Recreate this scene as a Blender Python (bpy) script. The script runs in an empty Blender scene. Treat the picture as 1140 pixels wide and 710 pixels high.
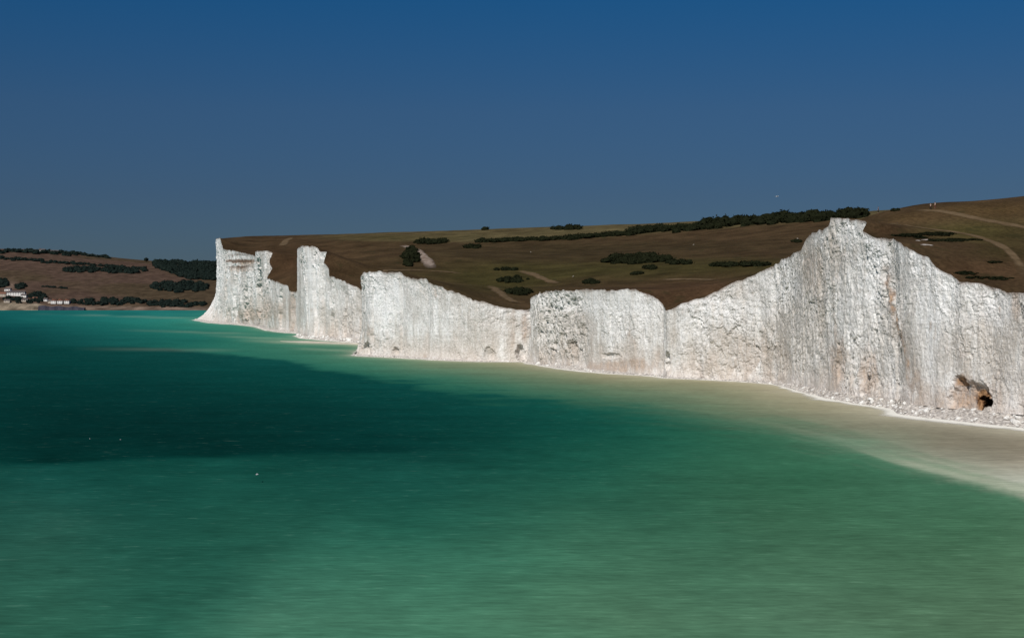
import bpy, bmesh, math, random
import numpy as np
from mathutils import Vector
from mathutils.bvhtree import BVHTree

# ------------------------------------------------------------------ camera constants
FPX, HOR, CX = 1583.0, 331.0, 570.0      # focal length in photo pixels, horizon row, centre column
EYE = 25.0                                # eye height above the sea (m)
C = bpy.context.scene.collection
rng = np.random.RandomState(7)
random.seed(7)

def water(px, py):
    Y = EYE * FPX / (py - HOR)
    return (px - CX) / FPX * Y, Y
def at(px, py, Y):
    return ((px - CX) / FPX * Y, Y, EYE + (HOR - py) / FPX * Y)
def project(P):
    Y = np.maximum(P[:, 1], 1.0)
    return CX + FPX * P[:, 0] / Y, HOR - FPX * (P[:, 2] - EYE) / Y
def lin(c):
    c = np.asarray(c, float) / 255.0
    return np.where(c <= 0.04045, c / 12.92, ((c + 0.055) / 1.055) ** 2.4)
def ss(a, b, x):
    t = np.clip((x - a) / (b - a), 0, 1)
    return t * t * (3 - 2 * t)

# ------------------------------------------------------------------ numpy noise
def _hash(ix, iy, iz, seed):
    h = (ix.astype(np.int64) * 374761393 + iy.astype(np.int64) * 668265263
         + iz.astype(np.int64) * 2147483647 + seed * 1274126177) & 0xFFFFFFFF
    h = ((h ^ (h >> 13)) * 1274126177) & 0xFFFFFFFF
    h = ((h ^ (h >> 16)) * 2246822519) & 0xFFFFFFFF
    h = h ^ (h >> 15)
    return (h & 0xFFFFFF) / float(0xFFFFFF)
def vnoise(x, y, z, seed=0):
    x, y, z = np.broadcast_arrays(x, y, z)
    fx, fy, fz = np.floor(x), np.floor(y), np.floor(z)
    ax, ay, az = x - fx, y - fy, z - fz
    ax = ax * ax * (3 - 2 * ax); ay = ay * ay * (3 - 2 * ay); az = az * az * (3 - 2 * az)
    ix, iy, iz = fx.astype(np.int64), fy.astype(np.int64), fz.astype(np.int64)
    r = 0
    for dx in (0, 1):
        wx = ax if dx else 1 - ax
        for dy in (0, 1):
            wy = ay if dy else 1 - ay
            for dz in (0, 1):
                wz = az if dz else 1 - az
                r = r + wx * wy * wz * _hash(ix + dx, iy + dy, iz + dz, seed)
    return r
def fbm(x, y, z, octv=4, seed=0, gain=0.5):
    s, a, t = 0, 1.0, 0
    for o in range(octv):
        s = s + a * (vnoise(x * 2 ** o, y * 2 ** o, z * 2 ** o, seed + o * 17) - 0.5); t += a; a *= gain
    return s / t * 2
def ridged(x, y, z, octv=3, seed=0):
    s, a, t = 0, 1.0, 0
    for o in range(octv):
        s = s + a * (1 - np.abs(2 * vnoise(x * 2 ** o, y * 2 ** o, z * 2 ** o, seed + o * 31) - 1)); t += a; a *= 0.5
    return s / t
def cells(x, y, z, seed=0):
    """random value of the nearest jittered cell, and how near the joint between two cells is"""
    x, y, z = np.broadcast_arrays(x, y, z)
    ix, iy, iz = [np.floor(q).astype(np.int64) for q in (x, y, z)]
    best = np.full(x.shape, 9.0); sec = np.full(x.shape, 9.0); val = np.zeros(x.shape)
    for dx in (-1, 0, 1):
        for dy in (-1, 0, 1):
            for dz in (-1, 0, 1):
                cx, cy, cz = ix + dx, iy + dy, iz + dz
                px = cx + _hash(cx, cy, cz, seed + 1); py = cy + _hash(cx, cy, cz, seed + 2); pz = cz + _hash(cx, cy, cz, seed + 3)
                d = np.sqrt((px - x) ** 2 + (py - y) ** 2 + (pz - z) ** 2)
                new = d < best
                sec = np.where(new, best, np.minimum(sec, d))
                val = np.where(new, _hash(cx, cy, cz, seed + 4), val)
                best = np.where(new, d, best)
    return val, sec - best

class TPS:
    """surface or colour field through scattered control points"""
    def __init__(s, P, V, kind='tps', lam=0.0):
        s.P = np.asarray(P, float); V = np.asarray(V, float); s.kind = kind
        n = len(s.P)
        A = np.zeros((n + 3, n + 3)); A[:n, :n] = s.k(s.P, s.P) + lam * np.eye(n)
        A[:n, n] = 1; A[:n, n + 1:] = s.P; A[n, :n] = 1; A[n + 1:, :n] = s.P.T
        B = np.zeros((n + 3,) + V.shape[1:]); B[:n] = V
        s.w = np.linalg.solve(A, B)
    def k(s, a, b):
        r = np.sqrt(((a[:, None, :] - b[None, :, :]) ** 2).sum(-1))
        return r if s.kind == 'lin' else r * r * np.log(r + 1e-9)
    def __call__(s, Q):
        Q = np.asarray(Q, float); n = len(s.P); out = []
        for i in range(0, len(Q), 20000):
            q = Q[i:i + 20000]
            out.append(s.k(q, s.P) @ s.w[:n] + s.w[n] + q @ s.w[n + 1:])
        return np.concatenate(out)

# ------------------------------------------------------------------ object helpers
def tag(o, label=None, cat=None, group=None, kind=None):
    if label: o['label'] = label
    if cat: o['category'] = cat
    if group: o['group'] = group
    if kind: o['kind'] = kind
    return o
def link(name, me, mat=None, parent=None):
    o = bpy.data.objects.new(name, me); C.objects.link(o)
    if mat: me.materials.append(mat)
    if parent: o.parent = parent
    return o
def thing(name, loc, label, cat, group=None, rz=0.0):
    o = bpy.data.objects.new(name, None); C.objects.link(o); o.location = loc; o.rotation_euler.z = rz
    o.empty_display_size = 0.3
    return tag(o, label, cat, group)
def grid_mesh(name, V, nr, nc, mat, smooth=True, cols=None, flip=False, parent=None):
    """V: (nr*nc,3) rows-major"""
    me = bpy.data.meshes.new(name)
    i = np.arange(nr * nc).reshape(nr, nc)
    q = np.stack([i[:-1, :-1], i[:-1, 1:], i[1:, 1:], i[1:, :-1]], -1).reshape(-1, 4)
    if flip: q = q[:, ::-1]
    me.vertices.add(len(V)); me.vertices.foreach_set('co', np.ascontiguousarray(V, np.float32).ravel())
    nf = len(q); me.loops.add(nf * 4); me.polygons.add(nf)
    me.loops.foreach_set('vertex_index', np.ascontiguousarray(q, np.int32).ravel())
    me.polygons.foreach_set('loop_start', np.arange(0, nf * 4, 4, dtype=np.int32))
    me.polygons.foreach_set('loop_total', np.full(nf, 4, np.int32))
    me.polygons.foreach_set('use_smooth', np.full(nf, smooth, bool))
    me.update(calc_edges=True); me.validate()
    for k, a in (cols or {}).items():
        at_ = me.color_attributes.new(k, 'FLOAT_COLOR', 'POINT')
        rgba = np.ones((len(V), 4), np.float32); rgba[:, :a.shape[1]] = a
        at_.data.foreach_set('color', rgba.ravel())
    return link(name, me, mat, parent), q
def bm_obj(name, bm, mat, parent=None, smooth=False):
    me = bpy.data.meshes.new(name); bm.to_mesh(me); bm.free()
    if smooth:
        me.polygons.foreach_set('use_smooth', np.ones(len(me.polygons), bool))
    return link(name, me, mat, parent)

# ------------------------------------------------------------------ materials
class MB:
    def __init__(s, name, rough=0.9, spec=0.1):
        s.m = bpy.data.materials.new(name); s.m.use_nodes = True
        s.nt = s.m.node_tree; s.n = s.nt.nodes; s.l = s.nt.links
        s.b = s.n['Principled BSDF']; s.b.inputs['Roughness'].default_value = rough
        s.b.inputs['Specular IOR Level'].default_value = spec
        s.co = s.n.new('ShaderNodeTexCoord')
    def new(s, t, **kw):
        n = s.n.new(t)
        for k, v in kw.items(): setattr(n, k, v)
        return n
    def coord(s, scale=(1, 1, 1), out='Object', rot=(0, 0, 0)):
        mp = s.new('ShaderNodeMapping'); mp.inputs['Scale'].default_value = scale; mp.inputs['Rotation'].default_value = rot
        s.l.new(s.co.outputs[out], mp.inputs['Vector']); return mp.outputs['Vector']
    def noise(s, scale, detail=4, rough=0.55, vec=None, dist=0.0):
        n = s.new('ShaderNodeTexNoise'); n.inputs['Scale'].default_value = scale
        n.inputs['Detail'].default_value = detail; n.inputs['Roughness'].default_value = rough; n.inputs['Distortion'].default_value = dist
        s.l.new(vec if vec is not None else s.co.outputs['Object'], n.inputs['Vector']); return n.outputs['Fac']
    def voro(s, scale, vec=None, feature='F1', out='Color'):
        n = s.new('ShaderNodeTexVoronoi', feature=feature); n.inputs['Scale'].default_value = scale
        s.l.new(vec if vec is not None else s.co.outputs['Object'], n.inputs['Vector']); return n.outputs[out]
    def ramp(s, fac, stops):
        r = s.new('ShaderNodeValToRGB'); cr = r.color_ramp
        while len(cr.elements) < len(stops): cr.elements.new(0.5)
        for e, (p, c) in zip(cr.elements, stops):
            e.position = p; e.color = (c, c, c, 1) if not hasattr(c, '__len__') else (*c, 1)
        s.l.new(fac, r.inputs['Fac']); return r.outputs['Color']
    def mix(s, fac, a, b, blend='MIX'):
        m = s.new('ShaderNodeMix', data_type='RGBA', blend_type=blend)
        for sock, v in ((m.inputs[0], fac), (m.inputs[6], a), (m.inputs[7], b)):
            if hasattr(v, 'is_linked'): s.l.new(v, sock)
            elif hasattr(v, '__len__'): sock.default_value = (*v, 1)
            else: sock.default_value = v
        return m.outputs[2]
    def math(s, op, a, b=0.0):
        m = s.new('ShaderNodeMath', operation=op)
        for sock, v in ((m.inputs[0], a), (m.inputs[1], b)):
            if hasattr(v, 'is_linked'): s.l.new(v, sock)
            else: sock.default_value = v
        return m.outputs[0]
    def attr(s, name):
        a = s.new('ShaderNodeAttribute'); a.attribute_name = name; return a.outputs['Color']
    def sep(s, col):
        a = s.new('ShaderNodeSeparateColor'); s.l.new(col, a.inputs[0]); return a.outputs
    def color(s, c):
        if hasattr(c, 'is_linked'): s.l.new(c, s.b.inputs['Base Color'])
        else: s.b.inputs['Base Color'].default_value = (*c, 1)
    def bump(s, h, strength=0.5, dist=0.1):
        b = s.new('ShaderNodeBump'); b.inputs['Strength'].default_value = strength; b.inputs['Distance'].default_value = dist
        s.l.new(h, b.inputs['Height']); s.l.new(b.outputs['Normal'], s.b.inputs['Normal'])

def mat_chalk():
    m = MB('chalk', 0.95, 0.05)
    R, G, B = m.sep(m.attr('face'))[:3]                 # R brown stain, G soil lip, B tidal foot
    vec = m.coord((1, 1, 0.45))
    n1 = m.noise(0.16, 5, 0.6, vec)
    n2 = m.noise(1.1, 5, 0.65, vec)
    base = m.mix(m.ramp(n1, [(0.36, 0), (0.64, 1)]), (0.66, 0.64, 0.61), (0.87, 0.86, 0.85))
    mac = m.noise(0.055, 4, 0.6, m.coord((1, 1, 0.6)))
    base = m.mix(m.math('MULTIPLY', m.ramp(mac, [(0.46, 0), (0.62, 1)]), 0.75), base, (0.50, 0.46, 0.415))
    # grey specks and joints
    sp = m.ramp(n2, [(0.5, 0), (0.66, 1)])
    base = m.mix(m.math('MULTIPLY', sp, 0.55), base, (0.33, 0.32, 0.31))
    n3 = m.noise(0.42, 4, 0.6, m.coord((1, 1, 0.8)))
    base = m.mix(m.math('MULTIPLY', m.ramp(n3, [(0.52, 0), (0.7, 1)]), 0.45), base, (0.46, 0.44, 0.415))
    Wr, Fr, _ = m.sep(m.attr('wear_shade'))[:3]
    base = m.mix(m.math('MULTIPLY', Wr, 0.68), base, (0.47, 0.42, 0.365))  # weathering plus the painted facet shade
    base = m.mix(m.math('MULTIPLY', Fr, 0.65), base, (0.88, 0.885, 0.89))
    # thin flint bands along the bedding
    bed = m.noise(1.0, 3, 0.5, m.coord((0.03, 0.03, 0.9)))
    base = m.mix(m.math('MULTIPLY', m.ramp(bed, [(0.55, 0), (0.62, 1), (0.68, 0)]), 0.36), base, (0.42, 0.40, 0.37))
    n5 = m.noise(2.3, 3, 0.6, m.coord((1, 1, 0.7)))
    base = m.mix(m.math('MULTIPLY', m.ramp(n5, [(0.55, 0), (0.66, 1)]), 0.6), base, (0.30, 0.295, 0.29))
    base = m.mix(m.math('MULTIPLY', m.ramp(n5, [(0.36, 1), (0.45, 0)]), 0.5), base, (0.88, 0.88, 0.87))
    # rain streaks
    st = m.noise(1.0, 4, 0.6, m.coord((0.7, 0.7, 0.045)))
    base = m.mix(m.math('MULTIPLY', m.ramp(st, [(0.5, 0), (0.68, 1)]), 0.35), base, (0.50, 0.45, 0.39))
    st2 = m.noise(1.0, 4, 0.6, m.coord((0.45, 0.45, 0.06)))
    base = m.mix(m.math('MULTIPLY', m.ramp(st2, [(0.55, 0), (0.7, 1)]), 0.6), base, (0.86, 0.855, 0.84))
    # pinkish lower courses
    base = m.mix(m.math('MULTIPLY', B, 0.55), base, (0.56, 0.47, 0.40))
    brown = m.mix(m.ramp(n2, [(.35, 0), (.65, 1)]), (0.085, 0.036, 0.016), (0.48, 0.285, 0.15))
    base = m.mix(R, base, brown)
    base = m.mix(G, base, (0.13, 0.075, 0.045))
    m.color(base)
    hh = m.math('ADD', m.math('MULTIPLY', n2, 0.8), m.noise(3.2, 4, 0.65, vec))
    m.bump(hh, 0.8, 0.35)
    return m.m
def mat_downs():
    m = MB('dry_turf', 1.0, 0.02)
    col = m.attr('turf')
    a = m.noise(0.05, 5, 0.6); b = m.noise(0.9, 4, 0.65); c = m.noise(0.012, 3, 0.5)
    col = m.mix(1.0, col, m.ramp(a, [(0.3, 0.6), (0.7, 1.4)]), 'MULTIPLY')
    col = m.mix(1.0, col, m.ramp(b, [(0.3, 0.65), (0.7, 1.35)]), 'MULTIPLY')
    col = m.mix(m.math('MULTIPLY', m.ramp(m.noise(0.11, 4, 0.6), [(0.58, 0), (0.72, 1)]), 0.6), col, (0.022, 0.024, 0.010))
    m.color(col); m.bump(b, 0.6, 0.4); return m.m
def mat_sea():
    m = MB('sea_water', 0.5, 0.0)
    col = m.attr('tint')
    def streak(sx, sy, det=4):
        return m.noise(1.0, det, 0.6, m.coord((sx, sy, 1), rot=(0, 0, math.radians(3))))
    s1 = streak(0.10, 0.42); s2 = streak(0.018, 0.10); s3 = streak(0.42, 1.25, 3); s4 = streak(0.16, 0.5, 3)
    f = m.mix(0.5, m.ramp(s1, [(0.3, 0.86), (0.7, 1.14)]), m.ramp(s2, [(0.3, 0.86), (0.7, 1.14)]))
    f = m.mix(1.0, f, m.ramp(s3, [(0.3, 0.84), (0.7, 1.16)]), 'MULTIPLY')
    col = m.mix(1.0, col, f, 'MULTIPLY')
    fl = m.math('MULTIPLY', m.ramp(s3, [(0.60, 0), (0.74, 1)]), m.ramp(s1, [(0.44, 0), (0.62, 1)]))
    fl = m.math('ADD', fl, m.math('MULTIPLY', m.ramp(s4, [(0.66, 0), (0.76, 1)]), m.ramp(s2, [(0.5, 0), (0.62, 1)])))
    col = m.mix(m.math('MULTIPLY', fl, 0.14), col, (0.30, 0.42, 0.33))
    m.color(col)
    m.bump(m.math('ADD', s1, s3), 0.35, 0.25)
    return m.m
def mat_simple(name, c, c2=None, scale=3.0, rough=0.9, bump=0.3, spec=0.1, dist=0.05):
    m = MB(name, rough, spec); n = m.noise(scale, 5, 0.6)
    m.color(m.mix(m.ramp(n, [(0.35, 0), (0.65, 1)]), c, c2 or tuple(x * 1.4 for x in c)))
    if bump: m.bump(n, bump, dist)
    return m.m
def mat_foam():
    m = MB('foam', 0.9, 0.05)
    m.color(m.mix(m.noise(1.2, 4), (0.62, 0.60, 0.52), (0.85, 0.84, 0.80)))
    n = m.noise(0.55, 5, 0.65, m.coord((0.5, 0.5, 1)))
    R = m.sep(m.attr('edge'))[0]
    a = m.math('MULTIPLY', m.ramp(m.math('ADD', n, m.math('MULTIPLY', R, 0.55)), [(0.55, 0), (0.85, 1)]), R)
    m.l.new(m.math('MINIMUM', m.math('MULTIPLY', a, 1.3), 1.0), m.b.inputs['Alpha']); return m.m

M = {}
M['chalk'] = mat_chalk(); M['downs'] = mat_downs(); M['sea'] = mat_sea(); M['foam'] = mat_foam()
M['rubble'] = mat_simple('chalk_rubble', (0.22, 0.20, 0.185), (0.66, 0.62, 0.57), 1.4, bump=0.9, dist=0.4)
M['bar'] = mat_simple('pale_shingle', (0.42, 0.38, 0.30), (0.62, 0.58, 0.48), 0.1)
M['boulder'] = mat_simple('chalk_boulder', (0.45, 0.44, 0.42), (0.80, 0.79, 0.76), 1.3, bump=0.6, dist=0.15)
def mat_path(name, c, c2, k=1.0):
    m = MB(name, 1.0, 0.02); n = m.noise(0.3 if 'path' in name else 1.6, 5, 0.6); m.color(m.mix(m.ramp(n, [(0.35, 0), (0.65, 1)]), c, c2))
    R = m.sep(m.attr('edge'))[0]
    a = m.ramp(m.math('MULTIPLY', R, m.math('ADD', n, 0.5)), [(0.12, 0), (0.75, k)])
    m.l.new(a, m.b.inputs['Alpha']); return m.m
M['path'] = mat_path('worn_path', (0.095, 0.066, 0.036), (0.145, 0.102, 0.060), 0.9)
M['chalk_path'] = mat_path('chalk_path', (0.13, 0.09, 0.065), (0.30, 0.25, 0.21))
M['scar'] = mat_path('bare_chalk', (0.30, 0.25, 0.21), (0.66, 0.62, 0.57))
M['leaf'] = mat_simple('gorse_leaf', (0.006, 0.008, 0.004), (0.018, 0.020, 0.010), 1.6, bump=0.8, dist=0.4, spec=0.0)
M['wood_leaf'] = mat_simple('far_leaf', (0.006, 0.011, 0.010), (0.016, 0.023, 0.019), 0.25, bump=0.5, dist=0.8, spec=0.0)
M['bark'] = mat_simple('bark', (0.05, 0.035, 0.025))
M['white_wall'] = mat_simple('white_render', (0.62, 0.60, 0.57), (0.74, 0.72, 0.69), 0.3, bump=0)
M['tan_wall'] = mat_simple('tan_render', (0.40, 0.34, 0.28), (0.48, 0.42, 0.35), 0.3, bump=0)
M['slate'] = mat_simple('slate', (0.07, 0.065, 0.065), (0.11, 0.09, 0.085), 0.5)
M['tile'] = mat_simple('clay_tile', (0.15, 0.075, 0.05), (0.20, 0.10, 0.07), 0.5)
M['glass'] = mat_simple('window_glass', (0.02, 0.025, 0.03), (0.03, 0.035, 0.04), 1, rough=0.2, bump=0, spec=0.5)
M['concrete'] = mat_simple('dark_concrete', (0.035, 0.035, 0.05), (0.06, 0.055, 0.07), 0.3)
M['bluff'] = mat_simple('low_bluff', (0.12, 0.085, 0.06), (0.42, 0.35, 0.26), 0.09, bump=0.6, dist=1.0)
M['skin'] = mat_simple('skin', (0.40, 0.24, 0.17)); M['navy'] = mat_simple('navy_cloth', (0.015, 0.018, 0.03))
M['black'] = mat_simple('black_cloth', (0.015, 0.015, 0.015)); M['white_cloth'] = mat_simple('white_cloth', (0.30, 0.27, 0.26), (0.36, 0.33, 0.31))
M['red_cloth'] = mat_simple('red_cloth', (0.12, 0.05, 0.035)); M['hair'] = mat_simple('hair', (0.03, 0.02, 0.012))
M['wool'] = mat_simple('wool', (0.30, 0.27, 0.23), (0.42, 0.38, 0.33), 8); M['feather'] = mat_simple('feather', (0.45, 0.46, 0.47), (0.55, 0.56, 0.57), 8)
M['grey_feather'] = mat_simple('grey_feather', (0.32, 0.34, 0.37)); M['beak'] = mat_simple('beak', (0.6, 0.35, 0.05)); M['face'] = mat_simple('dark_face', (0.05, 0.04, 0.035))

# ------------------------------------------------------------------ the coast, near to far
U = np.array([0.97, 0.24]); U /= np.linalg.norm(U)          # inland
nodes = []                                                   # head, waterline xy, rim xyz, skirt width
def N(head, wpx, wy, tpx, ty, inset, sk):
    wx, wY = water(wpx, wy); rY = wY + inset * U[1] + inset * 0.35
    nodes.append((head, wx, wY, *at(tpx, ty, rY), sk))
def Hn(head, wpx, Y, inset, z, sk=2.0):
    x = (wpx - CX) / FPX * Y
    nodes.append((head, x, Y, x + U[0] * inset, Y + U[1] * inset, z, sk))
for (x, y, z) in ((96, 5, 7), (110, 80, 13), (116, 140, 19)):
    nodes.append((0, x, y, x + 12, y + 3, z, 8))
for a in [(1420, 520, 1420, 331, 12, 9), (1300, 503, 1300, 330, 13, 9), (1200, 486, 1200, 327, 13, 9), (1140, 477, 1140, 325.5, 14, 9.5),
          (1114, 474.3, 1120.7, 324, 14, 9.5), (1098, 472.5, 1105, 318.4, 15, 9.5), (1065, 469.3, 1069.5, 313, 14, 9),
          (1052, 467.6, 1057.7, 304.6, 14, 9), (1037, 466.1, 1042, 298.7, 14, 9), (1029, 465, 1034, 287, 14, 9.5),
          (1010, 462.6, 1014, 279, 14, 9), (999, 460, 1000, 270, 13, 8), (993, 455.5, 994.6, 265, 13, 7), (976, 452.8, 975, 265, 12, 6.5), (966, 451.2, 960, 257, 12, 6),
          (962, 450.6, 965, 247.5, 12, 6), (944, 448, 945, 243.2, 12, 6), (926, 444.6, 925, 243.5, 11, 6), (921, 443.4, 922, 252, 10, 5.5),
          (900, 437.8, 899.6, 263, 9, 5), (893, 436, 892.5, 277, 8, 4.5), (871, 429.6, 871, 289, 6, 2.6), (861, 427.8, 861, 296, 6, 2.3),
          (825.6, 424.8, 825.6, 312, 5, 1.6), (785, 423, 785, 329.5, 5, 1.5), (761, 422, 761, 338, 4.5, 1.5), (741, 421, 741, 345, 4.5, 1.6)]:
    N(0, *a)
for a in [(737.5, 419.6, 737.8, 338.5, 4.5, 1.8), (732, 419.2, 731, 331, 4.5, 2), (725, 418.8, 725.7, 328, 4.5, 2), (708, 417.8, 708, 322.9, 4.5, 2.2),
          (678, 415.8, 678, 322.2, 5, 2.6), (657, 414, 657.6, 322.7, 5, 3.2), (629, 411, 619, 323.5, 5, 3.0), (606, 407.3, 601, 326, 4, 1.8),
          (590, 405, 592, 329.5, 4, 1.5), (586.5, 404.2, 590, 333, 3.5, 1.2)]:
    N(1, *a)
Hn(1, 592, 546, 4, 24)
for a in [(582, 403.1, 587, 346, 3.5, 1.2), (560, 403.0, 560, 341.7, 4, 1.2), (538, 402.8, 538, 335.5, 4, 1.2), (526.5, 402.4, 526.5, 332.7, 4, 1.3),
          (501, 401.5, 501, 322.8, 4, 1.5), (481, 400.6, 481, 317, 4, 1.6), (472, 400.1, 475, 311.5, 4, 1.8), (453, 398.9, 453, 308.7, 4, 1.8),
          (445, 398.3, 445, 302.7, 4, 1.6), (411, 397, 411, 301.7, 4.5, 1.3), (396, 396.2, 402, 304.5, 4, 1.3), (393, 395.8, 401, 309, 3.5, 1.2)]:
    N(2, *a)
Hn(2, 399, 640, 4, 34); Hn(2, 405, 700, 5, 30); Hn(2, 406, 745, 5, 28)
for a in [(398, 381.6, 401.8, 322, 10, 8), (390, 381, 391.6, 316.6, 11, 9), (380, 380.2, 380, 312, 12, 9), (366, 379.3, 366, 306.5, 11, 8),
          (364, 379, 366, 299, 11, 8), (360, 378.7, 360, 293, 11, 8), (357, 378.4, 361.5, 288, 11, 8), (355, 378.1, 363.5, 281, 11, 8),
          (350, 377.8, 356.7, 279, 11, 8), (346, 377.5, 353, 275, 10, 7), (338, 376.6, 336, 274, 8, 5), (330, 374, 331, 277, 6, 3)]:
    N(3, *a)
Hn(3, 334, 945, 6, 52); Hn(3, 335, 972, 6, 38)
for a in [(328, 370.9, 328.5, 325, 7, 4), (321, 370.5, 322, 324.5, 7, 4), (318, 370.2, 320.6, 318, 7, 4), (308, 369.2, 306, 313, 7, 4),
          (300, 368, 297, 309, 7, 4), (298, 367.7, 303, 298.6, 8, 4), (297, 367.3, 300, 289.5, 8, 4), (295.5, 366.9, 304, 281.5, 9, 4),
          (294, 366.5, 296, 279, 9, 4), (290, 365.2, 284.7, 279.7, 8, 4), (289, 364.6, 284, 281, 8, 4), (288, 364.4, 283.7, 285, 8, 4)]:
    N(4, *a)
for a in [(287, 364.2, 283, 285, 8, 4), (280, 363.2, 278, 283, 8, 4), (268, 361.7, 264, 280, 10, 5), (250, 360.6, 248, 277.5, 10, 5), (242, 360, 245, 265, 10, 5),
          (234, 359.4, 240.7, 266, 12, 5), (216.5, 356.3, 240.7, 266.5, 24, 5)]:
    N(5, *a)
Hn(5, 226, 1625, 20, 84, 5); Hn(5, 240, 1720, 20, 75, 5); Hn(5, 262, 1850, 20, 62, 5)
A = np.array(nodes, float)
seg = np.hypot(np.diff(A[:, 1]), np.diff(A[:, 2])); S = np.concatenate([[0], np.cumsum(seg)])
# resample finer near the camera
sl, s = [0.0], 0.0
while s < S[-1]:
    d = np.interp(s, S, A[:, 2]); s += max(0.34, 0.00105 * d) if d > 240 else 1.2
    sl.append(min(s, S[-1]))
sl = np.array(sl); nc = len(sl)
head = A[np.clip(np.searchsorted(S, sl, 'right') - 1, 0, len(A) - 1), 0].astype(int)
W = np.stack([np.interp(sl, S, A[:, k]) for k in (1, 2)], 1)
R3 = np.stack([np.interp(sl, S, A[:, k]) for k in (3, 4, 5)], 1)
SK = np.interp(sl, S, A[:, 6])
def smooth_s(v, w):
    out = np.zeros_like(v); ker = np.exp(-0.5 * np.linspace(-2, 2, 2 * w + 1) ** 2); ker /= ker.sum()
    for k in range(v.shape[1]): out[:, k] = np.convolve(np.pad(v[:, k], w, 'edge'), ker, 'valid')
    return out
tan_ = np.gradient(smooth_s(W, 14), axis=0)
nrm = np.stack([-tan_[:, 1], tan_[:, 0]], 1); nrm /= np.linalg.norm(nrm, axis=1)[:, None] + 1e-9
W = W + nrm * (fbm(sl / 9.0, 0, 0, 3, 5) * 0.5 * np.minimum(1, SK / 3))[:, None]
skh = 0.2 * SK + 0.25
DV = W / np.linalg.norm(W, axis=1)[:, None]; DV = np.where((W[:, 1] < 200)[:, None], U[None], 0.85 * DV + 0.2 * U); DV /= np.linalg.norm(DV, axis=1)[:, None]
foot = np.concatenate([W + DV * SK[:, None] * 0.9, (skh - 0.35)[:, None]], 1)
R3[:, 2] += fbm(sl / 3.0, 7, 0, 3, 9) * 0.55 * np.clip(W[:, 1] / 350, 0.6, 1.5)

# ------------------------------------------------------------------ cliff faces
NT = 140
t = np.linspace(0, 1, NT)
hp = np.where(head == 5, 6.5, np.where(head >= 3, 2.6, 1.9))
hz = 1 - (1 - t)[:, None] ** hp[None, :]
inset = np.linalg.norm(R3[:, :2] - foot[:, :2], axis=1)
F = np.zeros((NT, nc, 3))
F[:, :, :2] = foot[None, :, :2] + (R3 - foot)[None, :, :2] * hz[:, :, None]
F[:, :, 2] = foot[None, :, 2] + (R3 - foot)[None, :, 2] * t[:, None]
x, y, z = F[..., 0], F[..., 1], F[..., 2]
SS = np.broadcast_to(sl[None, :], x.shape)
sc = np.clip(y / 380.0, 0.75, 1.9)                          # larger forms on the taller, farther heads
scl = np.clip(W[:, 1] / 380.0, 0.75, 1.9)
fxl = np.concatenate([[0], np.cumsum(np.diff(sl) / scl[1:])])
sc = np.broadcast_to(scl[None, :], x.shape)
fx, fz = np.broadcast_to(fxl[None, :], x.shape), z / sc
wob = fbm(fx / 5, fz / 9, 0, 3, 77) * 1.3
big = fbm(fx / 30, fz / 90, 3.1, 3, 1) * 1.6
big += (ridged((fx + wob * 1.5) / 11, fz / 70, 1.7, 3, 2) - 0.6) * 2.8 - 1.0          # upright buttresses and flutes
v1, e1 = cells((fx + wob) / 3.6, fz / 8.5, 0.5, 11); mid = (v1 - 0.5) * 0.95 - np.exp(-e1 / 0.05) * 0.30
v2, e2 = cells((fx + wob * .6) / 1.7, (fz + wob) / 2.4, 0.5, 21); mid += (v2 - 0.5) * 0.62
v3, e3 = cells(fx / 0.85, fz / 0.8, 0.5, 31); mid += (v3 - 0.5) * 0.36
mid += (ridged(fx / 2.6, fz / 10, 0.3, 3, 45) - 0.6) * 0.7
mid += fbm(fx / 1.5, fz / 1.5, 4.4, 4, 41, 0.65) * 0.55
pit = ss(0.12, 0.42, fbm(fx / 1.6, fz / 2.2, 9, 3, 47)); mid -= pit * 0.45
patchy = 0.55 + 0.75 * ss(-0.25, 0.3, fbm(fx / 16, fz / 12, 6, 3, 49))           # smooth fresh falls beside rough old faces
disp = big * (1 - 0.8 * ss(0.75, 1.0, t))[:, None] * np.clip(sc, 0.8, 1.5) * np.where(scl > 1.75, 1.5, 1.0)[None] + 0.74 * mid * patchy * np.clip(sc, .8, 1.3)
amp = 0.55 + 0.45 * ss(0.0, 0.12, t)[:, None]
amp = amp * (1 - 0.6 * ss(0.95, 1.0, t))[:, None]
disp *= amp * np.minimum(1, inset / 2.5)[None, :]
ppx, ppy = project(F.reshape(-1, 3)); ppx = ppx.reshape(x.shape); ppy = ppy.reshape(x.shape)
hn = fbm(fx / 2.2, fz / 2.2, 0, 3, 57)
def hollow(cx, cy, rx, ry, depth, p=3):
    q = (((ppx - cx) / rx) ** 2 + ((ppy - cy) / ry) ** 2) * (1 + 0.8 * hn)
    return depth * np.clip(1 - q, 0, 1) ** (1 / p)
carve = hollow(1079, 445, 24, 24, 2.2, 1) + hollow(1067, 425, 6, 8, 1.0)
for hx, hy, rx, ry, dp in ((580, 395, 4, 9, 3), (404, 390, 7, 8, 2.6), (438, 393, 4, 6, 2), (545, 396, 8, 8, 1.6), (679, 396, 9, 3.5, 0.8),
                           (742, 405, 2.5, 14, 1.8), (958, 420, 4, 20, 1.2), (930, 408, 4, 22, 1.3)):
    carve = carve + hollow(hx + fbm(fz / 3, fx / 3, 0, 2, 3) * 2, hy, rx, ry, dp, 2)
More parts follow.
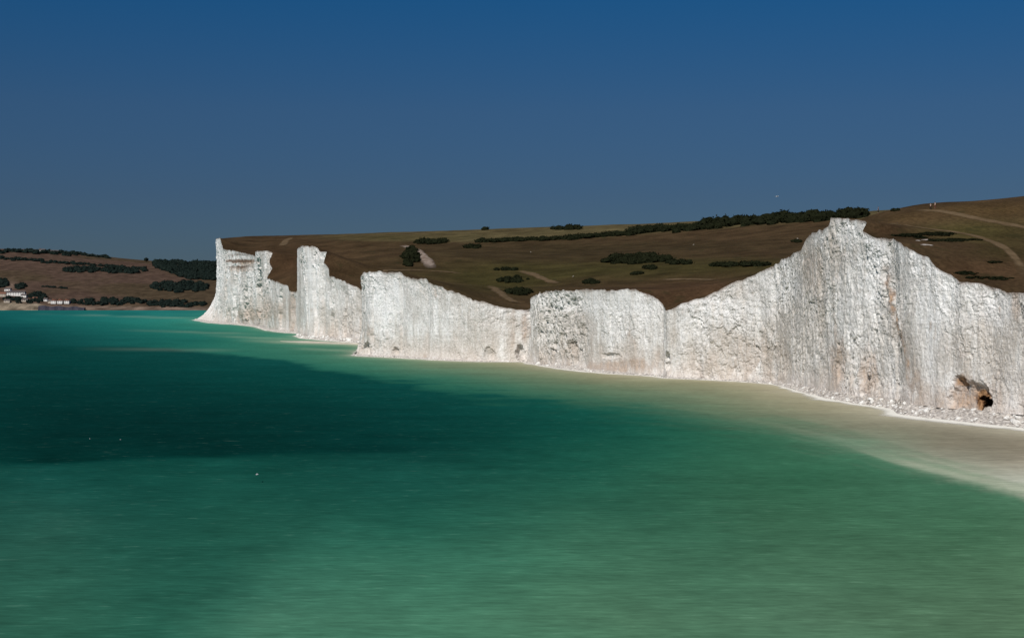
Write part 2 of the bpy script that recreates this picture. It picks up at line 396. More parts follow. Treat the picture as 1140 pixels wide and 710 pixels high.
for gx_, gy_, rx, ry, dp in ((250, 318, 2.4, 42, 7), (261, 330, 2.0, 34, 3.0), (274, 335, 2.5, 30, 6), (286.5, 322, 3.2, 42, 11), (299, 335, 2, 26, 3), (312, 345, 2.5, 26, 3.5), (325, 348, 2.5, 26, 3.5),
                             (341, 330, 1.8, 40, 3), (350, 335, 2.2, 44, 3.5), (368, 345, 2.2, 36, 3), (383, 352, 2.0, 30, 2.5), (414, 350, 2, 40, 1.5), (446, 345, 1.6, 45, 1.4)):
    carve = carve + hollow(gx_ + fbm(fz / 6, gx_, 0, 2, 3) * 1.5, gy_, rx, ry, dp, 1)
disp = disp - carve * (np.abs(nrm[None, :, 0]) > -1)
F[..., :2] += nrm[None] * disp[..., None]
cave = hollow(1094, 452, 6.5, 9, 10.0, 8) + hollow(1086, 444, 3.5, 3, 3.0, 4)
F[..., :2] += np.array([0.45, 0.89]) * cave[..., None]
F[..., 2] += (fbm(fx / 2, fz / 2, 8, 2, 61) * 0.3) * (np.sin(np.pi * t) ** 0.5)[:, None]
RIM = F[-1].copy()
# paint of the face: brown stains, soil lip, pinkish foot
def blob(cx, cy, rx, ry): return np.exp(-((ppx - cx) / rx) ** 2 - ((ppy - cy) / ry) ** 2)
nz = 0.5 + fbm(fx / 2.5, fz / 6, 2, 4, 71)
thr = lambda b, k=1.0: np.clip((b * k + nz * 0.55 - 0.55) * 2.2, 0, 1)
stain = thr(blob(1087, 446, 15, 16), 1.05)
stain = np.maximum(stain, 0.55 * thr(blob(1079, 442, 22, 22), 1.0))
stain = np.maximum(stain, 0.9 * thr(blob(1067, 424, 7, 8)))
for cx, cy, rx, ry, k in ((1018, 425, 8, 20, .35),
                          (930, 400, 9, 32, .35), (962, 415, 10, 26, .32), (1050, 445, 10, 14, .25), (1105, 440, 8, 30, .22), (905, 300, 10, 30, .16), (1130, 340, 5, 22, .35),
                          (682, 408, 40, 7, .35), (705, 405, 14, 6, .35), (640, 370, 22, 30, .12), (585, 365, 6, 20, .4), (275, 292, 12, 4, .55), (268, 300, 14, 3, .4),
                          (275, 350, 18, 9, .3), (840, 395, 40, 20, .12), (324, 340, 4, 22, .35), (300, 345, 15, 14, .22)):
    stain = np.maximum(stain, k * thr(blob(cx, cy, rx, ry)))
lw = fbm(fx / 6, fz / 3, 0, 3, 4) * 2.2
ledge = np.clip(blob(267, 291, 17, 8) * 2.2 - 0.5 + nz * .3, 0, 1) * ss(-0.1, 0.5, np.sin((ppy + lw) * 0.85 - 0.4)) * (head[None, :] == 5)
zr = (R3[:, 2][None, :] - F[..., 2])
soil = np.clip(1.15 - zr / (0.5 + 0.5 * sc) - nz * 0.7, 0, 1) * 0.75
soil = np.maximum(soil, np.clip(ledge, 0, 0.85))
low = np.clip(1 - (F[..., 2] - skh[None, :]) / (7 * sc) + (nz - .5) * 0.9, 0, 1) * 0.75
runx = np.interp(ppy, [285, 335, 355, 380, 410, 440], [983, 989, 996, 1004, 1011, 1016]) + fbm(fz / 3, 0, 0, 3, 6) * 4
run = np.exp(-((ppx - runx) / (3.2 + 2 * fbm(fz / 4, 3, 0, 2, 7))) ** 2) * ss(288, 315, ppy) * ss(445, 420, ppy)
stain = np.maximum(stain, 0.8 * np.clip(run * (0.75 + 1.5 * (nz - 0.35)), 0, 1))
face_tan = np.exp(-((ppx - runx) / 11) ** 2) * ss(285, 320, ppy)
stain = np.maximum(stain, 0.22 * np.clip(face_tan * nz * 1.5, 0, 1))
wear_shade = np.zeros(x.shape)
for cx, cy, rx, ry, k in ((820, 392, 75, 26, .9), (885, 370, 35, 45, .7), (905, 300, 18, 35, .7), (930, 275, 12, 25, .6), (1062, 395, 24, 30, .7), (1110, 385, 35, 40, .5), (660, 396, 65, 18, .7), (610, 370, 14, 40, .5),
                          (545, 372, 40, 28, .7), (470, 385, 60, 14, .5), (372, 358, 26, 20, .7), (290, 345, 36, 16, .9), (290, 302, 5, 24, .9), (334, 325, 4, 45, .8), (246, 320, 5, 40, .6), (402, 345, 6, 40, .6), (597, 365, 7, 36, .7), (310, 340, 14, 25, .6), (925, 410, 30, 34, .5)):  # narrow strips on left-turned facets are painted shade, the rest weathering
    wear_shade = np.maximum(wear_shade, k * thr(blob(cx, cy, rx, ry), 1.1))
fresh = np.zeros(x.shape)
for cx, cy, rx, ry, k in ((972, 295, 20, 42, 1), (945, 262, 16, 18, .8), (1040, 335, 30, 45, .9), (800, 345, 60, 16, .7), (425, 330, 26, 30, .7), (990, 420, 12, 40, .6), (660, 338, 70, 13, .7), (240, 300, 7, 40, .9), (345, 320, 12, 40, .7), (870, 320, 20, 25, .5), (1110, 340, 22, 25, .7)):
    fresh = np.maximum(fresh, k * thr(blob(cx, cy, rx, ry), 1.1))
wear_shade_col = np.stack([wear_shade, fresh, fresh * 0], -1)
face_col = np.stack([stain, soil, low], -1)
heads = ['white chalk cliff nearest the viewer with the highest jagged crest and a brown cave at its foot',
         'flat-topped white chalk cliff block right beside the tallest near cliff',
         'white chalk cliff sloping down from its flat left top to a dark cave slot',
         'tall white chalk pillar cliff with a stepped right shoulder above a pale beach',
         'narrow chalk pinnacle cliff with turf cut deep into its right side',
         'farthest white chalk headland with a sheer left edge against the sky']
ridx = [np.where(head == k)[0] for k in range(6)]
for k in range(6):
    a, b = ridx[k][0], ridx[k][-1] + (2 if k < 5 else 1)
    b = min(b, nc)
    sub = F[:, a:b]; st = 1 if k < 3 else 1
    o, _ = grid_mesh('chalk_cliff', sub.reshape(-1, 3), NT, b - a, M['chalk'], smooth=False,
                     cols={'face': face_col[:, a:b].reshape(-1, 3), 'wear_shade': wear_shade_col[:, a:b].reshape(-1, 3)}, flip=True)
    tag(o, heads[k], 'cliff', 'chalk headlands along the shore', 'structure')

# ------------------------------------------------------------------ downs behind the cliffs
ctrl = []
for a in [(250, 264.5, 1560), (330, 262.2, 1570), (400, 260, 1550), (480, 257, 1520), (560, 254.5, 1480), (640, 252, 1420), (720, 249.5, 1360), (800, 246.5, 1290), (880, 243, 1210), (960, 239.5, 1130), (1060, 236, 1080),
          (266, 274.5, 1390), (290, 274, 1370), (345, 269, 1380), (350, 291, 1010), (315, 300, 1160), (318, 284, 1260), (385, 300, 900), (390, 281, 1140), (395, 269, 1340),
          (440, 297, 900), (450, 281, 1120), (455, 268, 1340), (545, 326, 720), (545, 306, 880), (550, 285, 1090), (555, 268, 1280),
          (660, 320, 680), (660, 301, 850), (660, 281, 1050), (660, 266, 1230), (740, 337, 560), (735, 320, 700), (800, 311, 740), (800, 291, 880), (800, 268, 1080),
          (880, 291, 780), (890, 268, 1000), (960, 300, 560), (1000, 285, 580), (1000, 232.6, 412), (1000, 250, 372), (1060, 229.6, 425), (1060, 262, 352), (1140, 221.5, 435), (1140, 262, 350), (1140, 300, 305),
          (965, 237.2, 392), (982, 235.0, 402), (1220, 213, 445), (1300, 215, 400), (1300, 300, 270), (1500, 290, 250), (1140, 275, 620), (1140, 255, 1000), (1500, 215, 700)]:
    X, Y, Z = at(*a); ctrl.append((X, Y, Z))
for a in [(250, 266, 1960), (480, 264, 1950), (720, 262, 1800), (960, 258, 1600), (1200, 250, 1600)]:
    ctrl.append(at(*a))
keep = []; last = -99
for i in range(0, nc):
    if sl[i] - last > max(8, 0.022 * W[i, 1]): keep.append(i); last = sl[i]
cp = np.concatenate([np.array(ctrl), R3[keep]])
hf = TPS(cp[:, :2] / 100.0, cp[:, 2], lam=0.02)
dl, d = [0.0], 0.45
while d < 1750: dl.append(d); d = d * 1.075 + 0.25
dl = np.array(dl); nd = len(dl)
Rs = np.stack([RIM[:, 0], RIM[:, 1]], 1)
G = np.zeros((nd, nc, 3))
rs_s = smooth_s(Rs, 8)
blend = np.exp(-dl / 6.0)[:, None, None]
G[..., :2] = (Rs[None] * blend + rs_s[None] * (1 - blend)) + dl[:, None, None] * U
gx, gy = G[..., 0], G[..., 1]
hv = hf(np.stack([gx.ravel(), gy.ravel()], 1) / 100.0).reshape(nd, nc)
rimfix = RIM[:, 2] - hv[0]
rimsm = smooth_s(rimfix[:, None], 12)[:, 0]
hv = hv + rimfix[None] * np.exp(-dl / 5.0)[:, None] + rimsm[None] * (np.exp(-dl / 30.0) - np.exp(-dl / 5.0))[:, None]
k_ = ss(2, 40, dl)[:, None]
hv += k_ * (fbm(gx / 60, gy / 60, 0, 4, 91) * 1.3 + (ridged(gx / 22, gy / 22, 0, 3, 95) - .5) * 0.7)
hv = np.maximum(hv, 1.0)
G[..., 2] = hv
gp, gq = project(G.reshape(-1, 3)); gp = gp.reshape(gx.shape); gq = gq.reshape(gx.shape)
def gb(cx, cy, rx, ry): return np.exp(-((gp - cx) / rx) ** 2 - ((gq - cy) / ry) ** 2)
brown = np.array([0.054, 0.035, 0.018]); rust = np.array([0.055, 0.032, 0.017]); olive = np.array([0.044, 0.037, 0.013]); tan = np.array([0.088, 0.072, 0.034])
w = np.zeros(gx.shape + (1,)); col = np.broadcast_to(brown, gx.shape + (3,)).copy()
def lay(mask, c, k=1.0):
    global col
    mm = np.clip(mask * k + fbm(gx / 45, gy / 45, 1, 4, 99) * 0.35 * (mask > 0.03), 0, 1)[..., None]; col = col * (1 - mm) + np.array(c) * mm
lay(np.clip(gb(690, 300, 190, 14) + gb(560, 312, 60, 16), 0, 1), olive)
lay(gb(820, 296, 120, 8), olive, .8)
lay(np.clip(gb(690, 276, 260, 8) + gb(600, 284, 90, 8), 0, 1), np.array([0.040, 0.029, 0.014]), .8)
yb_ = np.interp(gp, [250, 400, 540, 700, 800, 900], [262, 268, 269.5, 262, 254, 246])
lay(ss(1.5, -1.5, gq - yb_) * ss(310, 400, gp) * (gy > 900), tan, .85)
lay(gb(430, 264, 60, 4), olive, .5)
lay(gb(330, 295, 60, 26), rust, .7)
lay(np.clip(gb(800, 322, 70, 12) + gb(740, 330, 60, 12), 0, 1), rust, .9)
lay(np.clip(gb(1080, 257, 70, 12), 0, 1) * (gy < 520), olive * 1.35, .95)
lay(np.clip(gb(1115, 280, 40, 14), 0, 1) * (gy < 520), olive * 1.15, .6)
lay(np.clip(gb(1100, 233, 80, 8), 0, 1) * (gy < 520), np.array([0.075, 0.048, 0.020]), .8)
lay(np.clip(gb(1090, 300, 70, 14) + gb(985, 256, 25, 8), 0, 1) * (gy < 520), rust * 0.9, .9)
lay(np.clip(gb(1010, 243, 40, 6), 0, 1) * (gy < 520), np.array([0.080, 0.052, 0.022]), .7)
downs, dq = grid_mesh('downland', G.reshape(-1, 3), nd, nc, M['downs'], cols={'turf': col.reshape(-1, 3)}, flip=True)
tag(downs, 'brown and olive dry grass downland rolling behind the white cliffs', 'hillside', None, 'structure')
bvh = BVHTree.FromPolygons([tuple(v) for v in G.reshape(-1, 3)], dq.tolist())

# ------------------------------------------------------------------ far hills
fc = [at(*a) for a in [(-200, 276, 3700), (0, 278.0, 3700), (60, 278.8, 3700), (100, 282.5, 3700), (135, 287.5, 3680), (180, 291, 3650), (230, 293, 3620), (330, 296, 3600),
      (-100, 305, 3150), (0, 308, 3150), (60, 310, 3150), (120, 308, 3180), (180, 316, 3080), (230, 318, 3050), (330, 318, 3050),
      (-150, 334, 2830), (0, 329, 2850), (60, 333, 2850), (120, 334, 2840), (200, 337, 2830), (300, 338, 2820),
      (0, 285, 4300), (200, 300, 4300), (-200, 285, 4300), (350, 300, 4300), (0, 280, 3820), (200, 293.2, 3760), (100, 284, 3800)]]
fc = np.array(fc)
hf2 = TPS(fc[:, :2] / 100.0, fc[:, 2], lam=0.01)
xs = np.linspace(-2300, -150, 260); ys = np.concatenate([[2745, 2752, 2765], np.linspace(2780, 4300, 190)])
FX, FY = np.meshgrid(xs, ys)
FZ = hf2(np.stack([FX.ravel(), FY.ravel()], 1) / 100.0).reshape(FX.shape)
FZ += fbm(FX / 160, FY / 160, 0, 4, 33) * 3.0
fade = ss(2745, 2830, FY); pxf = CX + FPX * FX / FY
bl = (0.35 + 0.55 * (pxf < 42) + 0.35 * fbm(FX / 30, 0, 0, 3, 5))
FZ = np.where(FY < 2830, np.where(FY < 2750, -1, 0) + np.maximum(FZ, 3) * np.clip(fade + np.where(FY > 2752, bl * 0.45, 0), 0, 1), FZ)
P = np.stack([FX, FY, FZ], -1)
fp, fq = project(P.reshape(-1, 3)); fp = fp.reshape(FX.shape); fq = fq.reshape(FX.shape)
field = np.array([0.074, 0.048, 0.035]); col = np.broadcast_to(field, FX.shape + (3,)).copy()
mm = ss(0.0, 0.25, fbm(FX / 300, FY / 300, 3, 3, 8))[..., None]; col = col * (1 - mm) + np.array([0.060, 0.043, 0.026]) * mm
mm = (np.exp(-((fp - 10) / 7) ** 2 - ((fq - 318) / 5) ** 2) * 0.9)[..., None]; col = col * (1 - mm) + np.array([0.17, 0.12, 0.09]) * mm
mm = ss(2800, 2775, FY)[..., None] * 0.9; sand = np.where((fp < 48)[..., None], np.array([0.20, 0.165, 0.12]), np.array([0.15, 0.11, 0.085]))
sand = sand * np.clip(1 + 1.5 * fbm(FX / 22, FY / 60, FZ / 5, 3, 6)[..., None], 0.25, 2)
col = col * (1 - mm) + sand * mm
far, fqd = grid_mesh('far_hills', P.reshape(-1, 3), len(ys), len(xs), M['downs'], cols={'turf': np.clip(col, 0, 1).reshape(-1, 3)})
tag(far, 'distant brown farmed hillside across the bay at the left', 'hillside', None, 'structure')
bvh2 = BVHTree.FromPolygons([tuple(v) for v in P.reshape(-1, 3)], fqd.tolist())
def hit(px, py, tree=bvh):
    d_ = Vector(((px - CX) / FPX, 1.0, (HOR - py) / FPX)).normalized()
    r = tree.ray_cast(Vector((0, 0, EYE)), d_, 9000)
    return r[0]
def ground(x_, y_, tree=bvh):
    r = tree.ray_cast(Vector((x_, y_, 400)), Vector((0, 0, -1)), 900)
    return r[0].z if r[0] else None

# ------------------------------------------------------------------ sea
pxs = np.arange(-320, 1461, 4.0)
ang = np.arctan((pxs - CX) / FPX)
ang = np.concatenate([np.linspace(-math.pi, ang[0], 40)[:-1], ang, np.linspace(ang[-1], math.pi, 40)[1:]])
dy = np.concatenate([np.arange(420, 190, -3.0), np.arange(190, 12, -1.4), [11.8, 11, 10, 9, 8, 6, 4, 2, 0.8, 0.4]])
rad = np.concatenate([[2, 20, 50, 75], EYE * FPX / dy, [150000.0]])
AA, RR = np.meshgrid(ang, rad)
SX, SY = np.sin(AA) * RR, np.cos(AA) * RR
sP = np.stack([SX, SY, np.zeros_like(SX)], -1).reshape(-1, 3)
def field(table, rows):
    P_, V_ = [], []
    for yy, L_ in table.items():
        for (px, *c_) in L_: P_.append((px / 75.0, np.interp(yy, rows, np.arange(len(rows))))); V_.append(lin(c_) ** (1 / 2.2))
    f_ = TPS(P_, np.array(V_), 'lin')
    return lambda px, py: np.clip(f_(np.stack([px / 75.0, np.interp(py, rows, np.arange(len(rows)))], 1)), 0.02, .88) ** 2.2
deep = field({395: [(0, 2, 62, 60), (150, 3, 68, 65)], 405: [(20, 0, 60, 58), (200, 2, 66, 63), (300, 4, 72, 68)], 430: [(50, 0, 54, 52), (300, 0, 62, 58), (450, 3, 70, 65)],  # open-water tints; the dark upper rows carry a painted cloud shadow
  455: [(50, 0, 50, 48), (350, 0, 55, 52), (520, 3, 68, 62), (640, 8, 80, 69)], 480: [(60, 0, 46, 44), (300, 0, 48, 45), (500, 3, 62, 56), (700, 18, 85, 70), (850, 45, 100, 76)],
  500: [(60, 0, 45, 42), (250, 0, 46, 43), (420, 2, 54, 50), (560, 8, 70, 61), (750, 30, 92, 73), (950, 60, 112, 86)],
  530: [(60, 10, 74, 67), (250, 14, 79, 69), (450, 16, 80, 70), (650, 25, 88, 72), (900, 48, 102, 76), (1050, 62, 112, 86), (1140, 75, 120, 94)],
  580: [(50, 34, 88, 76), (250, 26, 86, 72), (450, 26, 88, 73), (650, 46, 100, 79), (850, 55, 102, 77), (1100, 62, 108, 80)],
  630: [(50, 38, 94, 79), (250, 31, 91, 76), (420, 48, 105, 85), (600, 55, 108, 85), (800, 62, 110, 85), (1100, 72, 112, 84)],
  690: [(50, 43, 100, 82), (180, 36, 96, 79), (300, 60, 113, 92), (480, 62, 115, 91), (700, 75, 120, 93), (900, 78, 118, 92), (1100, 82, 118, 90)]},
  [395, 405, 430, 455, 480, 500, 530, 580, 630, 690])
shoal = field({347: [(20, 8, 92, 92), (150, 14, 108, 105), (205, 20, 112, 108)], 355: [(30, 10, 98, 96), (150, 25, 118, 110), (220, 45, 125, 112)],
  365: [(30, 4, 76, 77), (120, 11, 98, 93), (200, 27, 112, 101), (270, 58, 128, 108)], 378: [(30, 3, 68, 68), (120, 8, 86, 83), (220, 20, 102, 92), (300, 50, 120, 100), (370, 85, 136, 110)],
  390: [(60, 4, 68, 67), (120, 8, 82, 78), (230, 30, 106, 92), (300, 48, 114, 95), (390, 72, 120, 97)], 405: [(330, 32, 104, 88), (400, 62, 120, 97), (480, 110, 132, 104), (570, 140, 142, 112)],
  420: [(420, 30, 98, 82), (500, 60, 112, 90), (580, 95, 122, 96), (680, 140, 138, 108), (760, 152, 146, 114)], 438: [(540, 35, 98, 80), (640, 70, 112, 88), (740, 110, 124, 97), (850, 155, 146, 116), (930, 170, 160, 130)],
  455: [(700, 60, 106, 84), (800, 105, 122, 94), (900, 145, 138, 110), (980, 165, 155, 128)], 475: [(850, 95, 118, 92), (950, 128, 126, 103), (1050, 142, 132, 110), (1130, 160, 150, 128)],
  495: [(960, 128, 148, 121), (1050, 130, 122, 102), (1130, 135, 124, 104)], 515: [(1010, 165, 168, 145), (1070, 160, 158, 136), (1130, 150, 140, 120)], 535: [(1080, 178, 180, 158), (1140, 198, 195, 175)]},
  [347, 355, 365, 378, 390, 405, 420, 438, 455, 475, 495, 515, 535])
# where the pale banks and the painted cloud-shadow band lie, edges broken up
flat = lambda a: a.ravel()
seax = flat(np.clip(CX + FPX * SX / np.maximum(SY, 30), -150, 1250)); seay = flat(np.clip(HOR + EYE * FPX / np.maximum(SY, 30), 343, 740))
lr = np.log(np.maximum(flat(RR), 30))
st1 = fbm(seax / 60, lr * 26, 0, 4, 15); st2 = fbm(seax / 160, lr * 9, 3, 4, 16); st3 = fbm(seax / 34, lr * 60, 5, 3, 19)
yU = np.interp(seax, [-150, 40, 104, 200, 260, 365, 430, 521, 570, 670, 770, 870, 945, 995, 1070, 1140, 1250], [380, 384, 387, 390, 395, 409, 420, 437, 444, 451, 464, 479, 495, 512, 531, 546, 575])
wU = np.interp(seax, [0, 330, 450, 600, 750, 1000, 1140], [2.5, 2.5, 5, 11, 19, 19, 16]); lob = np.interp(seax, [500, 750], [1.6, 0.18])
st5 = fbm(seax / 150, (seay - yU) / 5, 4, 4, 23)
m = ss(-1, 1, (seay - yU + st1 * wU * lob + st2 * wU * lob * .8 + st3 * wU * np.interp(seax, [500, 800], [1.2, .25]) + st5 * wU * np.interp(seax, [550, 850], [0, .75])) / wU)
yL = np.interp(seax, [-150, 0, 130, 250, 450, 620], [520, 518, 512, 507, 503, 498]) + st2 * 3
kL = np.interp(seax, [300, 680], [14, 0]); dl_ = seay - yL
yd = seay + kL * np.tanh(dl_ / 2.5) * np.exp(-np.abs(dl_) / 22.0)  # crisp lower edge for the painted cloud shadow
scol = deep(seax + st2 * 30, yd + st1 * 4) * m[:, None] + shoal(seax + st2 * 16, np.minimum(seay, yU + 4) + st1 * 2.5) * (1 - m)[:, None]  # deep: open-water tints with the painted cloud shadow
shr = ss(600, 900, seax) * (1 - m); scol = scol * (1 + shr[:, None] * np.array([-.07, 0, .07]))
scol = scol * (1 + 0.10 * st1 + 0.12 * st3)[:, None]
dg = ss(-26, 26, seax - (400 - (seay - 560) * 1.45) + st2 * 12) * ss(550, 610, seay) * ss(760, 560, seax)
scol = scol * (1 + dg * 0.16 - ss(560, 640, seay) * ss(420, 250, seax) * .07)[:, None]
lum = (scol @ np.array([.25, .6, .15]))[:, None]; scol = scol * np.array([.93, .92, .875]) + lum * 0.075
for bx0, bx1, by0, by1, bwid, ba in ((965, 1165, 503, 551, 6.0, .38), (285, 400, 379.5, 383.5, 1.7, .5), (240, 330, 374, 378, 1.0, .22), (330, 395, 388, 391, 1.2, .25), (150, 260, 368, 371, 1.0, .16), (110, 235, 388.5, 389.5, 1.6, .10), (60, 200, 350, 354, .8, .16)):
    uu = np.clip((seax - bx0) / (bx1 - bx0), -1, 2); pale = ba * np.exp(-((seay - (by0 + (by1 - by0) * uu) + st3 * .8) / bwid) ** 2) * ss(-.3, .5, uu) * ss(1.35, .95, uu)
    scol = scol * (1 - pale)[:, None] + np.array([.46, .50, .36]) * pale[:, None]
wl = W[::3]
dist = np.full(len(sP), 1e9)
near = np.where((np.abs(AA.ravel()) < 0.7) & (RR.ravel() < 2500))[0]
for i in range(0, len(near), 20000):
    q = sP[near[i:i + 20000], :2]
    dist[near[i:i + 20000]] = np.sqrt(((q[:, None] - wl[None]) ** 2).sum(-1)).min(1)
n_ = fbm(SX / 14, SY / 14, 0, 3, 18).ravel()
milk = np.exp(-dist / np.where(RR.ravel() > 600, 3.5, 6.0)) * (0.55 + 0.5 * n_)
milk = np.clip(milk, 0, 1)[:, None]
scol = scol * (1 - milk) + np.array([0.50, 0.47, 0.38]) * milk
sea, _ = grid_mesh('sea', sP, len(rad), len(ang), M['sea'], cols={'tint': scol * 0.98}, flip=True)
tag(sea, 'smooth turquoise green sea with milky chalk water along the cliffs', 'sea', None, 'structure')

# ------------------------------------------------------------------ rubble skirt, foam
KR = 9
kk = np.linspace(0, 1, KR)
sk = np.zeros((KR, nc, 3))
sk[..., :2] = W[None] - U * 0.8 + (DV * (SK * 1.25 + 1.6)[:, None])[None] * kk[:, None, None]
sk[..., 2] = -0.35 + (skh + 0.55)[None] * kk[:, None] ** 0.85
vv, ee = cells(sk[..., 0] / 1.1, sk[..., 1] / 1.1, 0.5, 81)
sk[..., 2] += ((vv - 0.4) * 0.55 + fbm(sk[..., 0] / 2.5, sk[..., 1] / 2.5, 0, 3, 83) * 0.35) * np.clip(SK / 6, 0.3, 1)[None] * ss(0, .2, kk)[:, None]
o, _ = grid_mesh('beach', sk.reshape(-1, 3), KR, nc, M['rubble'], smooth=False, flip=True)
tag(o, 'narrow white chalk rubble beach at the foot of the cliffs', 'beach', None, 'structure')
KF = 7
fw = 1.9 * (1.0 + 2.2 * np.clip(SK / 9, 0, 1) + 1.2 * fbm(sl / 11, 1, 1, 3, 44)).clip(0.5)
ff = np.zeros((KF, nc, 3)); kf = np.linspace(0, 1, KF)
ff[..., :2] = W[None] + U * 0.5 - (U * (fw + 0.5)[:, None])[None] * kf[:, None, None]
ff[..., 2] = 0.02 + 0.05 * (1 - kf)[:, None]
edge = np.broadcast_to((1 - kf ** 1.5)[:, None, None], (KF, nc, 1)).reshape(-1, 1).repeat(3, 1)
o, _ = grid_mesh('surf_foam', ff.reshape(-1, 3), KF, nc, M['foam'], cols={'edge': edge})
tag(o, 'thin line of white wash where the sea meets the chalk rubble', 'foam', None, 'stuff')

bar = np.array([[water(px, a), water(px, b)] for px, a, b in ((312, 379.7, 379.9), (322, 379.7, 380.7), (331, 379.3, 381.4), (340, 379.2, 381.9), (360, 379.9, 382.8), (380, 380.6, 383.4), (396, 381.6, 383.8), (410, 382.4, 383.6))])
bu = np.linspace(0, len(bar) - 1, 60); nb = 10; bw = np.linspace(0, 1, nb)
b0 = np.stack([np.interp(bu, range(len(bar)), bar[:, 0, k]) for k in (0, 1)], 1); b1 = np.stack([np.interp(bu, range(len(bar)), bar[:, 1, k]) for k in (0, 1)], 1)
BV = np.zeros((nb, 60, 3)); BV[..., :2] = b0[None] * (1 - bw)[:, None, None] + b1[None] * bw[:, None, None]
BV[..., 2] = 0.35 * np.sin(np.pi * bw)[:, None] - 0.12 + 0.12 * fbm(BV[..., 0] / 9, BV[..., 1] / 14, 0, 3, 12)
o, _ = grid_mesh('shingle_bar', BV.reshape(-1, 3), nb, 60, M['bar'], flip=False)
tag(o, 'pale shingle bar in the bay below the stepped chalk pillar', 'beach', None, 'structure')

# boulders
def rock_mesh(seed):
    bm = bmesh.new(); bmesh.ops.create_icosphere(bm, subdivisions=2, radius=1.0)
    co = np.array([v.co for v in bm.verts]); r = np.random.RandomState(seed)
    for _ in range(9):                                   # knock flat facets off a ball
        n = r.normal(size=3); n /= np.linalg.norm(n); lim = r.uniform(0.55, 0.85)
        dd = co @ n; co -= np.outer(np.clip(dd - lim, 0, None), n)
    co *= r.uniform(0.7, 1.2, 3) * np.array([1, 1, 0.75])
    co += r.normal(size=co.shape) * 0.03
    for v, c_ in zip(bm.verts, co): v.co = c_
    me = bpy.data.meshes.new('boulder'); bm.to_mesh(me); bm.free(); me.materials.append(M['boulder']); return me
rocks = [rock_mesh(i) for i in range(7)]
wt = np.clip(SK, 0, 10) / np.maximum(W[:, 1], 200) * ((W[:, 1] > 262) & (W[:, 1] < 1000)) * np.concatenate([[0], np.diff(sl)])
wt = wt / wt.sum()
for i in range(270):
    j = rng.choice(nc, p=wt); f_ = rng.uniform(0.1, 1.0)
    p2 = W[j] + DV[j] * SK[j] * f_ + nrm[j] * rng.uniform(-.5, .5)
    sz = float(np.clip(rng.lognormal(-0.95, 0.5), 0.22, 1.3)) * (0.75 if SK[j] < 3 else 1.0) * max(1, W[j, 1] / 420)
    o = link('boulder', rocks[i % 7]); o.location = (p2[0], p2[1], -0.3 + (skh[j] + .5) * ((f_ * SK[j] + .8) / (SK[j] * 1.25 + 1.6)) ** 0.85 + sz * 0.2)
    o.scale = (sz, sz * rng.uniform(.8, 1.2), sz); o.rotation_euler = (rng.uniform(-.4, .4), rng.uniform(-.4, .4), rng.uniform(0, 6))
    tag(o, 'small fallen white chalk boulder on the rubble at the cliff foot', 'boulder', 'fallen chalk boulders at the cliff foot')

# ------------------------------------------------------------------ paths and bare patches draped on the downs
def ribbon(name, pts, wid, mat, label, cat, tree=bvh, lift=0.12, kind='structure', taper=False, nseg=70):
    pts = np.array(pts, float); L = np.concatenate([[0], np.cumsum(np.hypot(*np.diff(pts, axis=0).T))])
    q = np.linspace(0, L[-1], nseg); P_ = []
    for u in q:
        h = hit(np.interp(u, L, pts[:, 0]), np.interp(u, L, pts[:, 1]), tree)
        if h is not None and (not P_ or (h - P_[-1]).length < 450): P_.append(h)
    if len(P_) < 4: print('ribbon lost', name, pts[0]); return
    c = smooth_s(np.array([[p.x, p.y] for p in P_]), 3); n = len(c)
    tg = np.gradient(c, axis=0); nn = np.stack([-tg[:, 1], tg[:, 0]], 1); nn /= np.linalg.norm(nn, axis=1)[:, None] + 1e-9
    ww = wid * (1 + 0.35 * fbm(np.arange(n) / 5.0, wid, 0, 2, 3))
    if taper: ww = ww * np.sin(np.pi * (np.arange(n) + .5) / n) ** 0.6
    V = np.zeros((n, 7, 3)); off = np.linspace(-.5, .5, 7)
    for i in range(n):
        for j in range(7):
            p = c[i] + nn[i] * ww[i] * off[j]; g = ground(p[0], p[1], tree)
            V[i, j] = (p[0], p[1], (g if g is not None else P_[i].z) + lift * (1 - (2 * off[j]) ** 4) + 0.004)
    eg = np.broadcast_to((1 - (2 * np.abs(off)) ** 2)[None, :, None], (n, 7, 3)) * np.minimum(1, np.minimum(np.arange(n), n - 1 - np.arange(n)) / min(12.0, n / 3.0))[:, None, None]
    o, _ = grid_mesh(name, V.reshape(-1, 3), n, 7, mat, flip=True, cols={'edge': np.ascontiguousarray(eg).reshape(-1, 3)})
    tag(o, label, cat, None, kind)
ribbon('path', [(1012, 234.2), (1035, 234.4), (1050, 235.4), (1068, 239), (1085, 243), (1110, 247.5), (1140, 253), (1165, 258)], 3.6, M['path'], 'worn tan footpath over the top of the nearest hill', 'footpath')
ribbon('path', [(975, 247.5), (1000, 250), (1034, 255), (1060, 258), (1077, 261), (1097, 266), (1109, 271), (1120, 277), (1128.6, 285), (1136, 296), (1140, 304), (1146, 315)], 3.0, M['path'], 'worn tan footpath curving down the nearest hill towards the cliff edge', 'footpath')
ribbon('path', [(446, 273.5), (455, 275), (465, 279), (472, 286), (478, 294), (481, 301)], 8.5, M['chalk_path'], 'pale chalk track dropping down the middle down', 'track', lift=0.5)
ribbon('path', [(577, 301.5), (592, 305), (606, 311), (622, 317)], 7, M['path'], 'upper faint brown track above the second cliff', 'track', lift=0.4)
ribbon('path', [(546, 318), (556, 326), (566, 333), (577, 339)], 6, M['path'], 'lower faint brown track falling into the cleft between two cliffs', 'track', lift=0.4)
ribbon('path', [(733, 312.2), (750, 311.2), (770, 311), (786, 311.6), (800, 312.5)], 7, M['path'], 'pale level track behind the flat-topped cliff block', 'track', lift=0.4)
